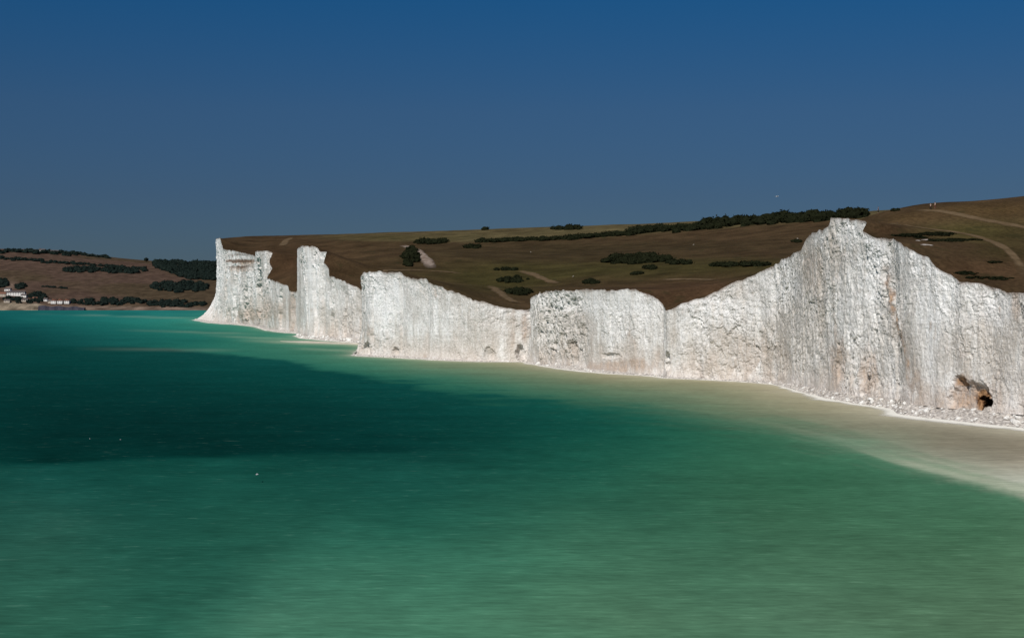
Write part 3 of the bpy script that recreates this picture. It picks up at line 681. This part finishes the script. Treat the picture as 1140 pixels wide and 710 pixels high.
ribbon('path', [(325, 264.5), (318, 268.5), (314, 275)], 9, M['path'], 'faint tan track climbing the farthest headland', 'track', lift=0.5)
ribbon('path', [(400, 303), (430, 301.3), (470, 301), (500, 303), (520, 306)], 5, M['path'], 'faint tan track along the brow behind the third cliff', 'track', lift=0.4)
for pts, wd in (([(1024, 273.4), (1030, 272.6), (1040, 273.6)], 1.6), ([(1026, 268.0), (1034, 267.0), (1041, 268.6)], 2.2), ([(1018, 268.6), (1022, 268.0), (1026, 268.8)], 0.8)):
    ribbon('bare_chalk', pts, wd, M['scar'], {1.6: 'lowest and brightest white scar of bare chalk in the turf', 2.2: 'grey middle scar of bare chalk below the dark gorse', 0.8: 'smallest pale scar of bare chalk in the turf'}[wd], 'chalk scar', taper=True, nseg=30)

# ------------------------------------------------------------------ gorse and hedges
def foliage(name, spots, mat, parent=None, leaf=None):
    """one leafy mass: lumpy clumps with loose sprigs all over; spots = (x,y,z,rx,rz)"""
    V, Fc = [], []; n0 = 0
    bm = bmesh.new(); bmesh.ops.create_icosphere(bm, subdivisions=2, radius=1.0)
    bv = np.array([v.co[:] for v in bm.verts]); bf = np.array([[v.index for v in f.verts] for f in bm.faces]); bm.free()
    for (cx, cy, cz, rx, rz) in spots:
        k = rng.uniform(0, 100)
        r = 1 + 0.55 * fbm(bv[:, 0] * 1.7 + k, bv[:, 1] * 1.7, bv[:, 2] * 1.7 + k, 3, 3)
        v = bv * r[:, None] * np.array([rx * rng.uniform(.8, 1.2), rx * rng.uniform(.8, 1.2), rz]) + np.array([cx, cy, cz])
        V.append(v); Fc.append(bf + n0); n0 += len(v)
        m = 40; dirs = rng.normal(size=(m, 3)); dirs /= np.linalg.norm(dirs, axis=1)[:, None]; dirs[:, 2] = np.abs(dirs[:, 2]) * 0.9
        base = np.array([cx, cy, cz]) + dirs * np.array([rx, rx, rz]) * rng.uniform(.75, 1.25, (m, 1))
        ls = (leaf or 0.17) * rx
        tri = base[:, None, :] + rng.normal(size=(m, 3, 3)) * ls * np.array([1, 1, min(1.0, rz / rx + .2)])
        V.append(tri.reshape(-1, 3)); Fc.append(np.arange(m * 3).reshape(m, 3) + n0); n0 += m * 3
    V = np.concatenate(V); Fc = np.concatenate(Fc)
    me = bpy.data.meshes.new(name); me.from_pydata(V.tolist(), [], Fc.tolist()); me.update()
    return link(name, me, mat, parent)
def band(px0, y0, px1, y1, n, rx, rz, jx=1.0, jy=1.0, tree=bvh, fill=1.0, far_=0):
    out = []
    for i in range(n):
        u = (i + rng.uniform(-.4, .4)) / max(1, n - 1)
        if rng.uniform() > fill: continue
        h = hit(px0 + (px1 - px0) * u + rng.normal() * jx, y0 + (y1 - y0) * u + rng.normal() * jy, tree)
        if h is None or h.y < far_: continue
        k = rng.uniform(.6, 1.35)
        out.append((h.x, h.y, h.z + rz * k * 0.35, rx * k, rz * k))
    return out
def patch(cx, cy, rx, ry, n, sx, sz, tree=bvh):
    out = []
    for i in range(n):
        a = rng.uniform(0, 6.283); r = math.sqrt(rng.uniform())
        h = hit(cx + math.cos(a) * r * rx, cy + math.sin(a) * r * ry, tree)
        if h is None: continue
        k = rng.uniform(.6, 1.3)
        out.append((h.x, h.y, h.z + sz * k * 0.3, sx * k, sz * k))
    return out
def bush(name, spots, label, cat, group=None, mat='leaf', kind=None):
    if not spots: print('no spots', label); return
    o = foliage(name, spots, M[mat]); tag(o, label, cat, group, kind)
bush('hedge', band(534, 269.8, 640, 266, 70, 3.2, 2.0, 1, .35) + band(636, 265.5, 704, 261, 46, 3.2, 2.2, 1, .45), 'long thin dark hedge crossing the middle of the far down', 'hedge', 'dark hedges on the downs')
bush('thicket', band(700, 259.5, 800, 254, 70, 4.2, 3.2, 1, .9) + band(780, 252, 880, 246, 90, 4.6, 3.6, 1, 1.6, far_=700) + band(860, 246.5, 962, 241.5, 120, 4.4, 3.8, 1, 1.6, far_=700), 'long dark gorse thicket widening along the skyline towards the tallest cliff', 'thicket')
bush('bush', patch(481, 270.2, 18, 2.2, 40, 3.2, 2.2), 'dark gorse clump beside the top of the pale chalk track', 'gorse', 'gorse clumps on the downs')
bush('bush', patch(457, 287, 9, 10, 34, 2.6, 2.0) , 'dark gorse clump on the slope left of the pale chalk track', 'gorse', 'gorse clumps on the downs')
bush('bush', patch(632, 255.2, 20, 0.9, 34, 3.2, 2.6), 'low dark gorse clump breaking the skyline in the middle', 'gorse', 'gorse clumps on the downs')
bush('bush', patch(540, 255.8, 3, .6, 5, 3, 2.2), 'tiny lone dark bush on the skyline left of the middle', 'gorse', 'gorse clumps on the downs')
bush('bush', patch(713, 289.5, 32, 3.6, 90, 3.0, 2.2) + patch(694, 292.5, 20, 2.4, 30, 2.6, 1.8), 'largest dark gorse clump in the green valley behind the flat-topped block', 'gorse', 'gorse clumps on the downs')
bush('bush', patch(722, 299, 6, 2, 12, 2, 1.5), 'small dark bush just below the largest gorse clump', 'gorse', 'gorse clumps on the downs')
bush('bush', patch(756, 293.5, 13, 1.3, 24, 2.2, 1.5), 'thin dark gorse strip right of the largest gorse clump', 'gorse', 'gorse clumps on the downs')
bush('bush', patch(822, 295.5, 33, 1.3, 46, 2.4, 1.5), 'long thin gorse strip in the valley near the rising cliff edge', 'gorse', 'gorse clumps on the downs')
bush('bush', patch(709, 305.5, 5, 1.5, 10, 1.6, 1.1), 'small round bush alone in the lower green valley', 'gorse', 'gorse clumps on the downs')
bush('bush', patch(658, 314.5, 9, 2.0, 22, 1.6, 1.3), 'dark bush close above the flat top of the cliff block', 'gorse', 'gorse clumps on the downs')
bush('bush', patch(571, 312, 18, 3.0, 46, 1.7, 1.2), 'sprawling gorse patch left of the flat-topped block', 'gorse', 'gorse clumps on the downs')
bush('bush', patch(578, 325.5, 13, 3.0, 36, 1.5, 1.1), 'gorse patch low in the cleft beside the flat-topped block', 'gorse', 'gorse clumps on the downs')
bush('bush', patch(527, 275.5, 8, 1.5, 16, 2.4, 1.8), 'small dark bush below the left end of the long hedge', 'gorse', 'gorse clumps on the downs')
bush('bush', patch(563, 300.5, 12, 1.0, 16, 1.9, 1.2), 'thin gorse strip above the sprawling gorse patch', 'gorse', 'gorse clumps on the downs')
bush('bush', patch(886, 269.5, 6, .7, 10, 1.8, 1.2), 'small dark bush beside the upper edge of the rising cliff', 'gorse', 'gorse clumps on the downs')
bush('bush', patch(1009, 262.0, 16, 1.3, 60, 0.6, 0.16) + patch(1024, 264.5, 10, 1.0, 24, 0.5, 0.14), 'dark low scrub left of the bare chalk scars', 'gorse', 'gorse clumps on the downs')
bush('bush', patch(1044, 260.5, 20, 1.8, 90, 0.6, 0.16), 'dark low scrub just under the curving footpath', 'gorse', 'gorse clumps on the downs')
bush('bush', patch(1058, 267.5, 26, 1.8, 90, 0.6, 0.15) + patch(1085, 267, 12, 1.0, 20, 0.5, 0.14), 'dark low scrub right of the bare chalk scars', 'gorse', 'gorse clumps on the downs')
bush('bush', patch(997, 234.4, 4.2, 0.9, 22, .5, .35), 'small dark bush on the near skyline beside a lone walker', 'gorse', 'gorse clumps on the downs')
bush('bush', patch(1076, 304, 14, 1.8, 34, .5, .13) + patch(1088, 309, 14, 1.2, 22, .5, .12), 'thin dark scrub near the lower cliff edge on the right', 'gorse', 'gorse clumps on the downs')
bush('bush', patch(1108, 292, 8, 1.1, 18, .5, .13) + patch(1114, 310, 12, 1.8, 34, .5, .13), 'thin dark scrub inside the bend of the footpath', 'gorse', 'gorse clumps on the downs')

# far woods and hedges across the bay
b2 = bvh2
wood = []
for i in range(420):
    px = rng.uniform(173, 250); y0 = 292 + (px - 173) * 0.01; y1 = 297 + min(1, (px - 173) / 40) * 15
    h = hit(px, rng.uniform(y0, y1), b2)
    if h is not None: wood.append((h.x, h.y, h.z + 2, rng.uniform(6, 10), rng.uniform(5, 8)))
bush('woodland', wood, 'dark wood covering the far hillside next to the white headland', 'wood', None, 'wood_leaf', 'stuff')
def farb(label, spots, name='hedge', cat='hedge', group='dark hedges on the far hillside'): bush(name, spots, label, cat, group, 'wood_leaf')
farb('broad dark tree belt in the middle of the far hillside', patch(90, 301, 26, 2.6, 60, 6, 5, b2) + patch(138, 301.5, 24, 3.2, 70, 6, 5, b2), 'tree_belt', 'tree belt', 'tree belts on the far hillside')
farb('long thin hedge slanting over the upper far hillside', band(48, 292, 130, 297, 44, 4.5, 3.5, 1, .4, b2))
farb('short dark hedge at the left edge of the far hillside', band(-20, 287.5, 45, 290.5, 40, 5, 4, 1, .6, b2))
farb('tree belt crowning the far hilltop at the left', band(-30, 279.5, 88, 283, 90, 6, 5, 1, 1.0, b2), 'tree_belt', 'tree belt', 'tree belts on the far hillside')
farb('thin tree belt running down the far skyline', band(84, 283, 122, 287.5, 34, 5, 4, 1, .4, b2), 'tree_belt', 'tree belt', 'tree belts on the far hillside')
farb('tree belt below the wood beside the white headland', patch(200, 320, 32, 6, 110, 6, 5, b2), 'tree_belt', 'tree belt', 'tree belts on the far hillside')
farb('dark scrub belt along the far shore', patch(120, 336, 42, 3.6, 90, 5.5, 4, b2) + patch(195, 339, 36, 3.2, 70, 5.5, 4, b2), 'tree_belt', 'tree belt', 'tree belts on the far hillside')
farb('tiny hedge alone in the brown field above the cottages', band(48, 319, 72, 321.2, 16, 3, 2.2, .5, .3, b2))
farb('dark trees above the long white house at the far left', patch(2, 316, 7, 5, 34, 5.5, 5, b2), 'tree_belt', 'tree belt', 'tree belts on the far hillside')
farb('dark trees between the long white house and the cottages', patch(42, 331, 9, 3.4, 40, 5, 4.5, b2), 'tree_belt', 'tree belt', 'tree belts on the far hillside')
farb('dark trees beside the bare track above the long white house', patch(23, 319, 6, 3.0, 24, 5, 4, b2), 'tree_belt', 'tree belt', 'tree belts on the far hillside')
farb('dark trees below the long white house at the far left', patch(14, 333.5, 10, 1.6, 24, 4, 3.4, b2), 'tree_belt', 'tree belt', 'tree belts on the far hillside')
farb('scattered dark garden trees around the white cottages', patch(46, 334.5, 26, 1.6, 26, 3.4, 3.0, b2) + patch(30, 336.5, 16, 1.2, 14, 3, 2.6, b2), 'tree_belt', 'tree belt', 'tree belts on the far hillside')
hq = hit(163, 291.6, b2)
if hq:
    tr = thing('tree', hq, 'lone round tree on the far skyline left of the wood', 'tree')
    o = foliage('crown', [(rng.normal() * 2, rng.normal() * 2, 6 + rng.normal(), 3.6, 3.2) for _ in range(7)], M['wood_leaf'], tr)
    bm = bmesh.new(); bmesh.ops.create_cone(bm, segments=8, radius1=.5, radius2=.25, depth=6); bmesh.ops.translate(bm, verts=bm.verts, vec=(0, 0, 3)); bm_obj('trunk', bm, M['bark'], tr)

# ------------------------------------------------------------------ far village
def box(bm, x0, x1, y0, y1, z0, z1):
    r = bmesh.ops.create_cube(bm, size=1.0)['verts']
    for v in r: v.co = ((x0 + x1) / 2 + v.co.x * (x1 - x0), (y0 + y1) / 2 + v.co.y * (y1 - y0), (z0 + z1) / 2 + v.co.z * (z1 - z0))
def house(px, py, w_, d_, hw, hr, label, wall, roof, nwin, group, rz=0.0, gable=False, name='house'):
    h = hit(px, py, b2)
    if h is None: print('no house', px); return
    t_ = thing(name, (h.x, h.y, h.z - 1.0), label, 'house', group, rz)
    bm = bmesh.new(); box(bm, -w_ / 2, w_ / 2, -d_ / 2, d_ / 2, 0, hw + 1); bm_obj('wall', bm, wall, t_)
    bm = bmesh.new(); e = 0.5; z0 = hw + 1.003
    if gable: pr = [(-w_ / 2 - e, z0), (w_ / 2 + e, z0), (0, z0 + hr)]; vs = [[(a, yy, b) for a, b in pr] for yy in (-d_ / 2 - e, d_ / 2 + e)]
    else: pr = [(-d_ / 2 - e, z0), (d_ / 2 + e, z0), (0, z0 + hr)]; vs = [[(xx, a, b) for a, b in pr] for xx in (-w_ / 2 - e, w_ / 2 + e)]
    a_ = [bm.verts.new(v) for v in vs[0]]; b_ = [bm.verts.new(v) for v in vs[1]]
    bm.faces.new(a_); bm.faces.new(b_[::-1])
    for i in range(3): bm.faces.new((a_[i], b_[i], b_[(i + 1) % 3], a_[(i + 1) % 3]))
    bmesh.ops.recalc_face_normals(bm, faces=bm.faces)
    rf = bm_obj('roof', bm, roof, t_)
    bm = bmesh.new(); box(bm, -w_ * .3 - .5, -w_ * .3 + .5, -.5, .5, z0 + hr * .3, z0 + hr + 1.2); bm_obj('chimney', bm, M['tile'], rf)
    for i in range(nwin):
        for zz in ((2.2, 4.9) if hw > 4.5 else (2.2,)):
            bm = bmesh.new(); xc = -w_ / 2 + w_ * (i + .5) / nwin; box(bm, xc - .6, xc + .6, -d_ / 2 - .06, -d_ / 2 + .05, zz, zz + 1.4); bm_obj('window', bm, M['glass'], t_)
house(17, 329, 40, 10, 6.0, 3.5, 'long white house among dark trees at the far left', M['white_wall'], M['slate'], 8, 'houses across the bay', .05)
house(3, 330, 13, 9, 5.2, 3.5, 'pale tan house at the left end of the far village', M['tan_wall'], M['tile'], 3, 'houses across the bay', .1)
house(27, 331, 11, 8, 4.0, 3, 'small white house at the right end of the long white house', M['white_wall'], M['slate'], 2, 'houses across the bay', -.1)
house(28, 335.5, 12, 8, 3.2, 2.6, 'low grey-roofed tan house below the long white house', M['tan_wall'], M['slate'], 3, 'houses across the bay')
for i, (px, lb) in enumerate(((60.5, 'leftmost of the three white gabled cottages by the far shore'), (67.5, 'middle one of the three white gabled cottages by the far shore'), (75, 'rightmost of the three white gabled cottages by the far shore'))):
    house(px, 337.6, 9.5, 14, 5.0, 4.0, lb, M['white_wall'], M['tile'], 2, 'white cottages by the far shore', .04 * i, True, 'cottage')
house(56, 337, 7, 8, 3.6, 3, 'dim tan cottage beside the row of white gabled cottages', M['tan_wall'], M['slate'], 2, 'houses across the bay')
house(47, 287 - 5.5, 16, 10, 6, 4, 'white house among the trees on the far hilltop', M['white_wall'], M['slate'], 3, 'houses across the bay')
house(60, 281.7, 24, 10, 4.5, 3, 'long pale house right of the white hilltop house', M['tan_wall'], M['slate'], 4, 'houses across the bay')
house(39, 334, 9, 8, 3.4, 2.6, 'tiny tan house half hidden by trees left of the white cottages', M['tan_wall'], M['tile'], 2, 'houses across the bay', .2)
house(9, 324, 12, 8, 4.0, 3.0, 'white house standing above the long white house', M['white_wall'], M['slate'], 2, 'houses across the bay', -.1)
house(8, 336.5, 11, 8, 3.4, 2.8, 'low tan house near the shore at the far left edge', M['tan_wall'], M['slate'], 2, 'houses across the bay', .1)
house(51, 335.2, 7, 8, 3.8, 2.8, 'small white house just left of the dim tan cottage', M['white_wall'], M['slate'], 2, 'houses across the bay', .1)
# low sea wall in front of the cottages
x0 = (44 - CX) / FPX * 2755; x1 = (95 - CX) / FPX * 2755
bm = bmesh.new(); nn = 26
top = [(x0 + (x1 - x0) * i / nn, 2748 + 1.5 * math.sin(i * 1.3), 8.5 + 1.0 * math.sin(i * .7) - 2.5 * i / nn) for i in range(nn + 1)]
v0 = [bm.verts.new((a, b - 3, -1)) for a, b, c_ in top]; v1_ = [bm.verts.new(v) for v in top]; v2_ = [bm.verts.new((a, b + 8, c_)) for a, b, c_ in top]; v3_ = [bm.verts.new((a, b + 8, -1)) for a, b, c_ in top]
for i in range(nn):
    for p, q in ((v0, v1_), (v1_, v2_), (v2_, v3_)): bm.faces.new((p[i], p[i + 1], q[i + 1], q[i]))
bm.faces.new((v0[0], v1_[0], v2_[0], v3_[0])); bm.faces.new((v0[-1], v3_[-1], v2_[-1], v1_[-1]))
bmesh.ops.recalc_face_normals(bm, faces=bm.faces)
tag(bm_obj('sea_wall', bm, M['concrete']), 'long dark sea wall below the white cottages across the bay', 'sea wall')

# ------------------------------------------------------------------ walkers, sheep, gulls
def skin_mesh(name, verts, edges, radii, mat, parent=None, root=0):
    me = bpy.data.meshes.new(name); me.from_pydata(verts, edges, []); o = link(name, me, mat, parent)
    sm = o.modifiers.new('skin', 'SKIN'); sm.use_smooth_shade = True
    sv = me.skin_vertices[0].data
    for v, r in zip(sv, radii): v.radius = r if hasattr(r, '__len__') else (r, r); v.use_root = False
    sv[root].use_root = True
    ss_ = o.modifiers.new('sub', 'SUBSURF'); ss_.levels = 1; ss_.render_levels = 2
    return o
def person(px, py, label, shirt, trousers, rz, stride, group):
    h = hit(px, py)
    if py < 0:                                     # on the crest of the nearest hill
        h = max((Vector(((px - CX) / FPX * y_, y_, ground((px - CX) / FPX * y_, y_))) for y_ in np.arange(355, 440, 1.5)), key=lambda v: (v.z - EYE) / v.y)
    if h is None: print('no person', px); return
    k = stride
    t_ = thing('person', h, label, 'person', group, rz)
    V = [(0, 0, .95), (0, 0, 1.15), (0, 0.01, 1.38), (0, 0, 1.50), (0, 0.01, 1.60), (0, 0.01, 1.68),
         (.10, 0, .90), (.11, .16 * k, .48), (.11, .10 * k, .07), (.11, .24 * k + .1, .03),
         (-.10, 0, .90), (-.11, -.02 * k, .48), (-.11, -.26 * k, .09), (-.11, -.12 * k + .06, .03),
         (.19, 0, 1.40), (.25, -.08 * k, 1.13), (.25, .06, .88), (.25, .10, .80), (-.19, 0, 1.40), (-.25, .08 * k, 1.13), (-.25, .16, .88), (-.25, .2, .80)]
    E = [(0, 1), (1, 2), (2, 3), (3, 4), (4, 5), (0, 6), (6, 7), (7, 8), (8, 9), (0, 10), (10, 11), (11, 12), (12, 13), (2, 14), (14, 15), (15, 16), (16, 17), (2, 18), (18, 19), (19, 20), (20, 21)]
    Rd = [(.14, .10), (.13, .10), (.16, .11), .06, .09, .085, .09, .065, .045, .04, .09, .065, .045, .04, .065, .045, .033, .03, .065, .045, .033, .03]
    skin_mesh('body', V, E, Rd, M['skin'], t_)
    idx = [1, 2, 14, 15, 18, 19]; mp = {j: i for i, j in enumerate(idx)}
    skin_mesh('shirt', [V[j] for j in idx], [(mp[a], mp[b]) for a, b in E if a in mp and b in mp], [(.165, .125), (.185, .135), .085, .062, .085, .062], shirt, t_)
    idx = [0, 6, 7, 8, 10, 11, 12]; mp = {j: i for i, j in enumerate(idx)}
    skin_mesh('trousers', [V[j] for j in idx], [(mp[a], mp[b]) for a, b in E if a in mp and b in mp], [(.165, .125), .11, .085, .062, .11, .085, .062], trousers, t_)
    bm = bmesh.new(); bmesh.ops.create_icosphere(bm, subdivisions=2, radius=.115)
    for v in bm.verts: v.co = Vector((v.co.x * .92, v.co.y - .02, max(v.co.z, -.03) + 1.69))
    bm_obj('hair', bm, M['hair'], t_, True)
person(977.8, -1, 'lone walker in dark clothes standing on the near skyline', M['navy'], M['black'], 1.2, .5, 'walkers on the nearest hill')
person(1036, 233.6, 'walker in a pale top and dark trousers on the hilltop path', M['white_cloth'], M['black'], 1.9, 1, 'walkers on the nearest hill')
person(1041, 232.2, 'walker in a white shirt and reddish trousers behind another on the path', M['white_cloth'], M['red_cloth'], 1.9, .8, 'walkers on the nearest hill')
def sheep(px, py, label, rz):
    h = hit(px, py)
    if h is None: print('no sheep', px); return
    t_ = thing('sheep', h, label, 'sheep', 'sheep grazing on the downs', rz)
    V = [(0, 0, .62), (.35, 0, .63), (.5, 0, .72), (.66, 0, .70), (.8, 0, .60), (-.35, 0, .62), (-.5, 0, .55),
         (.32, .14, .45), (.32, .14, .22), (.33, .14, .02), (.32, -.14, .45), (.32, -.14, .22), (.36, -.14, .02), (-.36, .14, .45), (-.42, .14, .26), (-.36, .14, .02), (-.36, -.14, .45), (-.42, -.14, .26), (-.38, -.14, .02)]
    E = [(0, 1), (1, 2), (2, 3), (3, 4), (0, 5), (5, 6), (1, 7), (7, 8), (8, 9), (1, 10), (10, 11), (11, 12), (5, 13), (13, 14), (14, 15), (5, 16), (16, 17), (17, 18)]
    Rd = [.29, .27, .15, .12, .07, .27, .07, .09, .045, .04, .09, .045, .04, .1, .05, .04, .1, .05, .04]
    skin_mesh('body', V, E, Rd, M['wool'], t_)
    t_.scale = (0.95,) * 3
sheep(772, 273.2, 'pale sheep grazing alone high on the brown down below the thicket', .4)
sheep(591, 281.2, 'pale sheep grazing alone on the down below the long hedge', 2.0)
sheep(638, 308.6, 'pale sheep grazing alone in the green valley above the flat-topped block', 1.0)
sheep(888, 266.4, 'pale sheep grazing beside the upper edge of the rising cliff', 2.6)
def gull(px, py, Y, label, span, rz, zoff=None):
    p = at(px, py, Y) if Y else (*water(px, py), 0.0)
    t_ = thing('gull', p, label, 'gull', 'gulls over the bay', rz)
    if Y:
        skin_mesh('body', [(0, 0, 0), (.18, 0, .01), (.27, 0, .03), (.36, 0, .02), (-.2, 0, 0), (-.36, 0, .01)], [(0, 1), (1, 2), (2, 3), (0, 4), (4, 5)], [.08, .07, .055, .02, .05, (.05, .012)], M['feather'], t_)
        for sg in (1, -1):
            bm = bmesh.new(); prof = [(.06, .16, -.10, .03), (.35, .20, -.05, .16), (.75, .10, -.10, .13), (1.0 * span / 1.3, -.12, -.16, .05)]
            rows = []
            for yy, a, b, z_ in prof:
                rows.append([bm.verts.new((a, sg * yy, z_)), bm.verts.new(((a + b) / 2, sg * yy, z_ + .02)), bm.verts.new((b, sg * yy, z_)), bm.verts.new(((a + b) / 2, sg * yy, z_ - .012))])
            for r0, r1 in zip(rows, rows[1:]):
                for i in range(4): bm.faces.new((r0[i], r0[(i + 1) % 4], r1[(i + 1) % 4], r1[i]))
            bm.faces.new(rows[0]); bm.faces.new(rows[-1][::-1]); bmesh.ops.recalc_face_normals(bm, faces=bm.faces)
            bm_obj('wing', bm, M['grey_feather'] if span < 1.2 else M['feather'], t_)
    else:
        skin_mesh('body', [(0, 0, .06), (.16, 0, .09), (.22, 0, .20), (.30, 0, .22), (-.18, 0, .10), (-.34, 0, .14)], [(0, 1), (1, 2), (2, 3), (0, 4), (4, 5)], [.12, .10, .055, .03, .08, (.05, .015)], M['feather'], t_)
    if not Y: t_.scale = (.5, .5, .5)
    return t_
gull(865, 219, 330, 'gull flying high in the blue sky above the rising downs', 1.3, .3)
gull(286, 528, 192, 'white gull flying low over the middle of the green sea', 1.3, .2).scale = (.6, .6, .6)
gull(134, 489.5, None, 'small white gull afloat on the dark water, the right one of two', 1.3, 1.0)
gull(100, 488.5, None, 'small white gull afloat on the dark water, the left one of two', 1.3, 2.0)

# ------------------------------------------------------------------ light, sky, camera
sun_dir = Vector((-0.44, -0.90, 0.0)).normalized(); EL = math.radians(43)
ts = Vector((sun_dir.x * math.cos(EL), sun_dir.y * math.cos(EL), math.sin(EL)))
L = bpy.data.lights.new('sun', 'SUN'); L.energy = 4.3; L.angle = math.radians(.5); L.color = (1.0, 0.955, 0.89)
so = bpy.data.objects.new('sun', L); C.objects.link(so); so.rotation_euler = ts.to_track_quat('Z', 'Y').to_euler()
wd = bpy.data.worlds.new('World'); bpy.context.scene.world = wd; wd.use_nodes = True
nt = wd.node_tree; bg = nt.nodes['Background']
sky = nt.nodes.new('ShaderNodeTexSky'); sky.sky_type = 'NISHITA'; sky.sun_disc = False
sky.sun_elevation = EL; sky.sun_rotation = math.atan2(ts.x, ts.y); sky.air_density = 1.0; sky.dust_density = 0.2; sky.ozone_density = 3.0
tc = nt.nodes.new('ShaderNodeTexCoord'); sx = nt.nodes.new('ShaderNodeSeparateXYZ'); nt.links.new(tc.outputs['Generated'], sx.inputs[0])
rp = nt.nodes.new('ShaderNodeValToRGB'); nt.links.new(sx.outputs['Z'], rp.inputs['Fac'])
SKY = [(0.0, (0.092, 0.138, 0.226)), (0.07, (0.094, 0.146, 0.238)), (0.13, (0.096, 0.176, 0.278)), (0.21, (0.046, 0.205, 0.350)), (0.6, (0.28, 0.36, 0.48)), (1.0, (0.5, 0.5, 0.55))]
while len(rp.color_ramp.elements) < len(SKY): rp.color_ramp.elements.new(.5)
for e, (p, c_) in zip(rp.color_ramp.elements, SKY): e.position = p; e.color = (*c_, 1)
mx = nt.nodes.new('ShaderNodeMix'); mx.data_type = 'RGBA'; mx.blend_type = 'MULTIPLY'; mx.inputs[0].default_value = 1
nt.links.new(sky.outputs[0], mx.inputs[6]); nt.links.new(rp.outputs[0], mx.inputs[7]); nt.links.new(mx.outputs[2], bg.inputs['Color'])
bg.inputs['Strength'].default_value = 0.1

cam = bpy.data.cameras.new('camera'); co = bpy.data.objects.new('camera', cam); C.objects.link(co)
co.location = (0, 0, EYE); co.rotation_euler = (math.radians(90), 0, 0)
cam.sensor_width = 36; cam.lens = 36 * FPX / 1140.0; cam.shift_y = (HOR - 355) / 1140.0; cam.clip_end = 300000; cam.clip_start = 0.5
sc_ = bpy.context.scene; sc_.camera = co
vs = sc_.view_settings; vs.view_transform = 'Standard'; vs.look = 'None'; vs.exposure = 0.0; vs.gamma = 1.0
